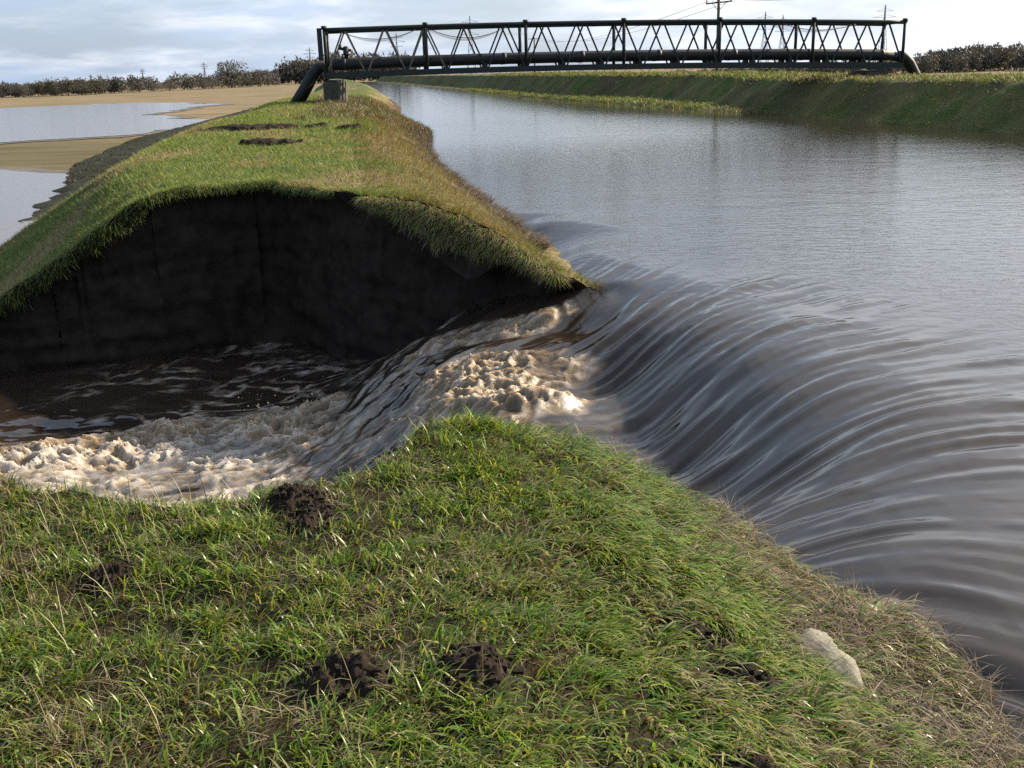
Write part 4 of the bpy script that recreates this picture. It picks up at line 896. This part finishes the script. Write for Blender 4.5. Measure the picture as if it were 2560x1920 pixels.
def pylon(px_, py_, z0, h_, lb_, th=0.4):
    t = thing('pylon', (px_, py_, z0), lb_, 'pylon', 'electricity pylons on the horizon'); b = np.array([px_, py_, z0]); wb = h_ * 0.085
    def cr(z_, sx_, sy_):
        ww = wb * (1 - 0.86 * min(1, z_ / (h_ * 0.72))) if z_ < h_ * 0.72 else wb * 0.14 * (1.0 - 0.7 * (z_ - h_ * 0.72) / (h_ * 0.28)); return b + np.array([sx_ * ww, sy_ * ww, z_])
    zs = [0, .16, .30, .42, .52, .60, .67, .72, .82, .92, 1.0]; legs, lat = [], []
    for sx_ in (-1, 1):
        for sy_ in (-1, 1):
            for i in range(len(zs) - 1): legs.append(bar(cr(zs[i] * h_, sx_, sy_), cr(zs[i + 1] * h_, sx_, sy_), th, th))
    for i in range(len(zs) - 1):
        for sy_ in (-1, 1):
            lat.append(bar(cr(zs[i] * h_, -1, sy_), cr(zs[i + 1] * h_, 1, sy_), th * .6, th * .6)); lat.append(bar(cr(zs[i] * h_, 1, sy_), cr(zs[i + 1] * h_, -1, sy_), th * .6, th * .6))
    add('legs', legs, M_PYLON, t); add('lattice', lat, M_PYLON, t)
    for f_, w_ in ((0.70, .15), (0.80, .20), (0.90, .14)):
        add('crossarm', [bar(b + [-w_ * h_, 0, f_ * h_], b + [w_ * h_, 0, f_ * h_], th * .8, th * .8), bar(b + [-w_ * h_, 0, f_ * h_], b + [0, 0, (f_ + .045) * h_], th * .6, th * .6), bar(b + [w_ * h_, 0, f_ * h_], b + [0, 0, (f_ + .045) * h_], th * .6, th * .6)], M_PYLON, t)
def px_to(px2560, top2560, y):
    v = np.array(fw) + np.array(rt) * (px2560 - 1280) / 2567 - np.array(up) * (top2560 - 960) / 2567; k = y / v[1]; return v[0] * k, EYE + v[2] * k
PY = [(1174, 40, 930, 'tallest lattice pylon, seen through the left half of the bridge'), (2214, 12, 900, 'lattice pylon above the right end of the bridge'), (1914, 30, 1000, 'left one of the paired pylons behind the right half of the bridge'), (1958, 38, 1050, 'right one of the paired pylons behind the right half of the bridge'), (990, 82, 1350, 'faint pylon behind the second bay of the bridge'),
      (773, 118, 1500, 'pylon on the skyline just left of the bridge'), (509, 156, 1900, 'pylon beside the big round tree on the left skyline'), (552, 152, 1950, 'pylon with wide arms rising from the big round tree'), (355, 172, 2100, 'second pylon from the left on the skyline'), (226, 186, 2300, 'leftmost and smallest pylon on the skyline')]
for px_, tp, yy, lb_ in PY:
    x_, z_ = px_to(px_, tp, yy); z0 = -2.5; pylon(x_, yy, z0, z_ - z0, lb_, 0.30 * yy / 900)

# ------------------------------------------------------------------ trees
def crown_cards(n, rx_, rz_, z0, size, cols, r_):
    u = r_.normal(size=(n, 3)); u /= np.linalg.norm(u, axis=1)[:, None]; rad = r_.random(n) ** 0.42
    lob = 1 + 0.28 * np.sin(u[:, 0] * 5 + r_.uniform(0, 6)) * np.cos(u[:, 2] * 4 + r_.uniform(0, 6))
    P = u * (rad * lob)[:, None] * np.array([rx_, rx_, rz_]); P[:, 2] += z0
    a = r_.normal(size=(n, 3)); a /= np.linalg.norm(a, axis=1)[:, None]; a[:, 2] = np.abs(a[:, 2]) + 0.3; b = np.cross(a, r_.normal(size=(n, 3))); b /= np.linalg.norm(b, axis=1)[:, None] + 1e-9
    s = size * r_.uniform(0.5, 1.3, n)[:, None]
    V = np.stack([P - b * s * 0.35, P + b * s * 0.35, P + a * s], 1).reshape(-1, 3)
    F = np.arange(3 * n).reshape(-1, 3)
    col = np.repeat(cols[r_.integers(0, len(cols), n)] * r_.uniform(0.7, 1.2, (n, 1)), 3, 0)
    return V, F, col
def trunk_parts(h_, r_, rx_, rg):
    parts = [tube([(0, 0, -0.5), (0.1, 0, h_ * 0.4), (0.15, 0.1, h_ * 0.85)], [r_, r_ * 0.7, r_ * 0.2], 7)]
    for k in range(9):
        z_ = h_ * rg.uniform(0.2, 0.7); a = rg.uniform(0, 6.28); l_ = rx_ * rg.uniform(0.5, 0.95)
        parts.append(tube([(0.08, 0, z_), (l_ * 0.5 * math.cos(a), l_ * 0.5 * math.sin(a), z_ + l_ * 0.4), (l_ * math.cos(a), l_ * math.sin(a), z_ + l_ * 0.75)], [r_ * 0.4, r_ * 0.25, r_ * 0.08], 5))
    return parts
BRN_HAZE = np.array([[.052, .043, .036], [.066, .054, .044], [.042, .040, .034], [.05, .05, .036]]) * 0.9 + np.array([.036, .037, .04])  # grey lift added: distance haze put into the twig colours
GRN = np.array([[.035, .045, .02], [.05, .055, .028], [.06, .05, .03]])
def make_tree(h_, rx_, cols, seed, n=1300):
    rg = np.random.default_rng(seed)
    me_t = make_mesh('trunk', *cat_parts(trunk_parts(h_, h_ * 0.03, rx_, rg))); me_t.materials.append(M_BARK)
    V, F, col = crown_cards(n, rx_, h_ * 0.45, h_ * 0.55, h_ * 0.06, cols, rg); V[:, 2] = np.maximum(V[:, 2], 0.0)
    me_c = make_mesh('crown', V, F, False); me_c.materials.append(M_TWIG)
    a = me_c.attributes.new('Col', 'FLOAT_COLOR', 'POINT'); a.data.foreach_set('color', np.c_[col, np.ones(len(col))].astype(np.float32).ravel())
    return me_t, me_c
PROT = [make_tree(6.0, 3.4, BRN_HAZE, 1), make_tree(5.2, 3.8, BRN_HAZE, 2), make_tree(6.5, 3.0, GRN, 3), make_tree(4.2, 3.9, BRN_HAZE, 4)]
def put_tree(pr, loc, sc, rz, label, group=None, nm='hedgerow_tree'):
    t = thing(nm, loc, label, 'tree', group); t.scale = (sc, sc, sc); t.rotation_euler[2] = rz
    for n_, me in (('trunk', pr[0]), ('crown', pr[1])):
        o = bpy.data.objects.new(n_, me); C.objects.link(o); o.parent = t
HL = 'bare brown tree in the long hedge line beyond the flooded field'
xs_h = np.linspace(-240, -140, 96)
for i, xx in enumerate(xs_h):
    f_ = (xx + 236) / 94.0
    yy = np.interp(xx, [-240, -185, -160, -151, -141], [380, 393, 416, 509, 600]) + random.uniform(-6, 18)
    sc = np.interp(f_, [0, 0.5, 0.75, 1], [0.66, 0.72, 0.9, 1.1]) * random.uniform(0.75, 1.2)
    put_tree(PROT[random.choice([0, 0, 1, 1, 2, 3, 3])], (xx + random.uniform(-1, 1), yy, Z_FIELD), sc, random.uniform(0, 6.28), HL, 'hedge line trees beyond the flooded field')
big = make_tree(14.0, 8.5, BRN_HAZE, 9, 1500)
put_tree(big, (-146, 575, Z_FIELD), 1.0, 0.4, 'big round bare tree standing above the hedge line on the left skyline', nm='round_tree')
put_tree(make_tree(9.0, 8.0, BRN_HAZE, 10, 900), (-134, 590, Z_FIELD), 1.0, 1.4, 'wide low bush at the right end of the left hedge line', nm='round_bush')
# wooded rise just left of the bridge, and the long wood on the right: each reads as one mass
def woodland(name, xs_, yf, hf, label, cols, dens=60, depth=60):
    Vs, Fs, Cs, o = [], [], [], 0
    for q, xx in enumerate(xs_):
        rg = np.random.default_rng(q + len(xs_)); h_ = hf(xx) * rg.uniform(0.85, 1.15); yy = yf(xx) + rg.uniform(0, depth)
        V, F, col = crown_cards(dens, h_ * 0.55, h_ * 0.5, h_ * 0.52, h_ * 0.12, cols, rg); V[:, 2] = np.maximum(V[:, 2], 0); V = V + np.array([xx + rg.uniform(-2, 2), yy, Z_FIELD])
        Vs.append(V); Fs.append(F + o); Cs.append(col); o += len(V)
    ob = obj(name, np.concatenate(Vs), np.concatenate(Fs), M_TWIG, smooth=False); attr(ob, 'Col', np.concatenate(Cs)); tag(ob, label, 'woodland', kind='stuff')
woodland('woodland', np.linspace(-190, -70, 90), lambda x: 760.0, lambda x: np.interp(x, [-190, -165, -150, -120, -70], [8, 9, 15, 18, 16]), 'dark wooded rise on the skyline just left of the bridge', BRN_HAZE, 260)
woodland('woodland', np.linspace(60, 330, 230), lambda x: 330 - 0.1 * x, lambda x: np.interp(x, [60, 100, 130, 150, 330], [3.2, 3.6, 4.8, 7.4, 8.2]), 'long brown winter wood behind the opposite bank on the right', BRN_HAZE, 520)
woodland('hedge', np.linspace(-270, -138, 150), lambda x: np.interp(x, [-270, -185, -160, -151, -138], [405, 415, 440, 540, 640]), lambda x: np.interp(x, [-270, -190, -160, -138], [4.7, 4.7, 5.8, 8.5]), 'continuous low brown hedge behind the hedge line trees', BRN_HAZE, 460, 12)
woodland('far_hedge', np.linspace(-420, 900, 260), lambda x: 1150, lambda x: 7 + 3 * math.sin(x * 0.02), 'thin dark line of trees along the far horizon', BRN_HAZE * 0.9 + 0.03, 60)
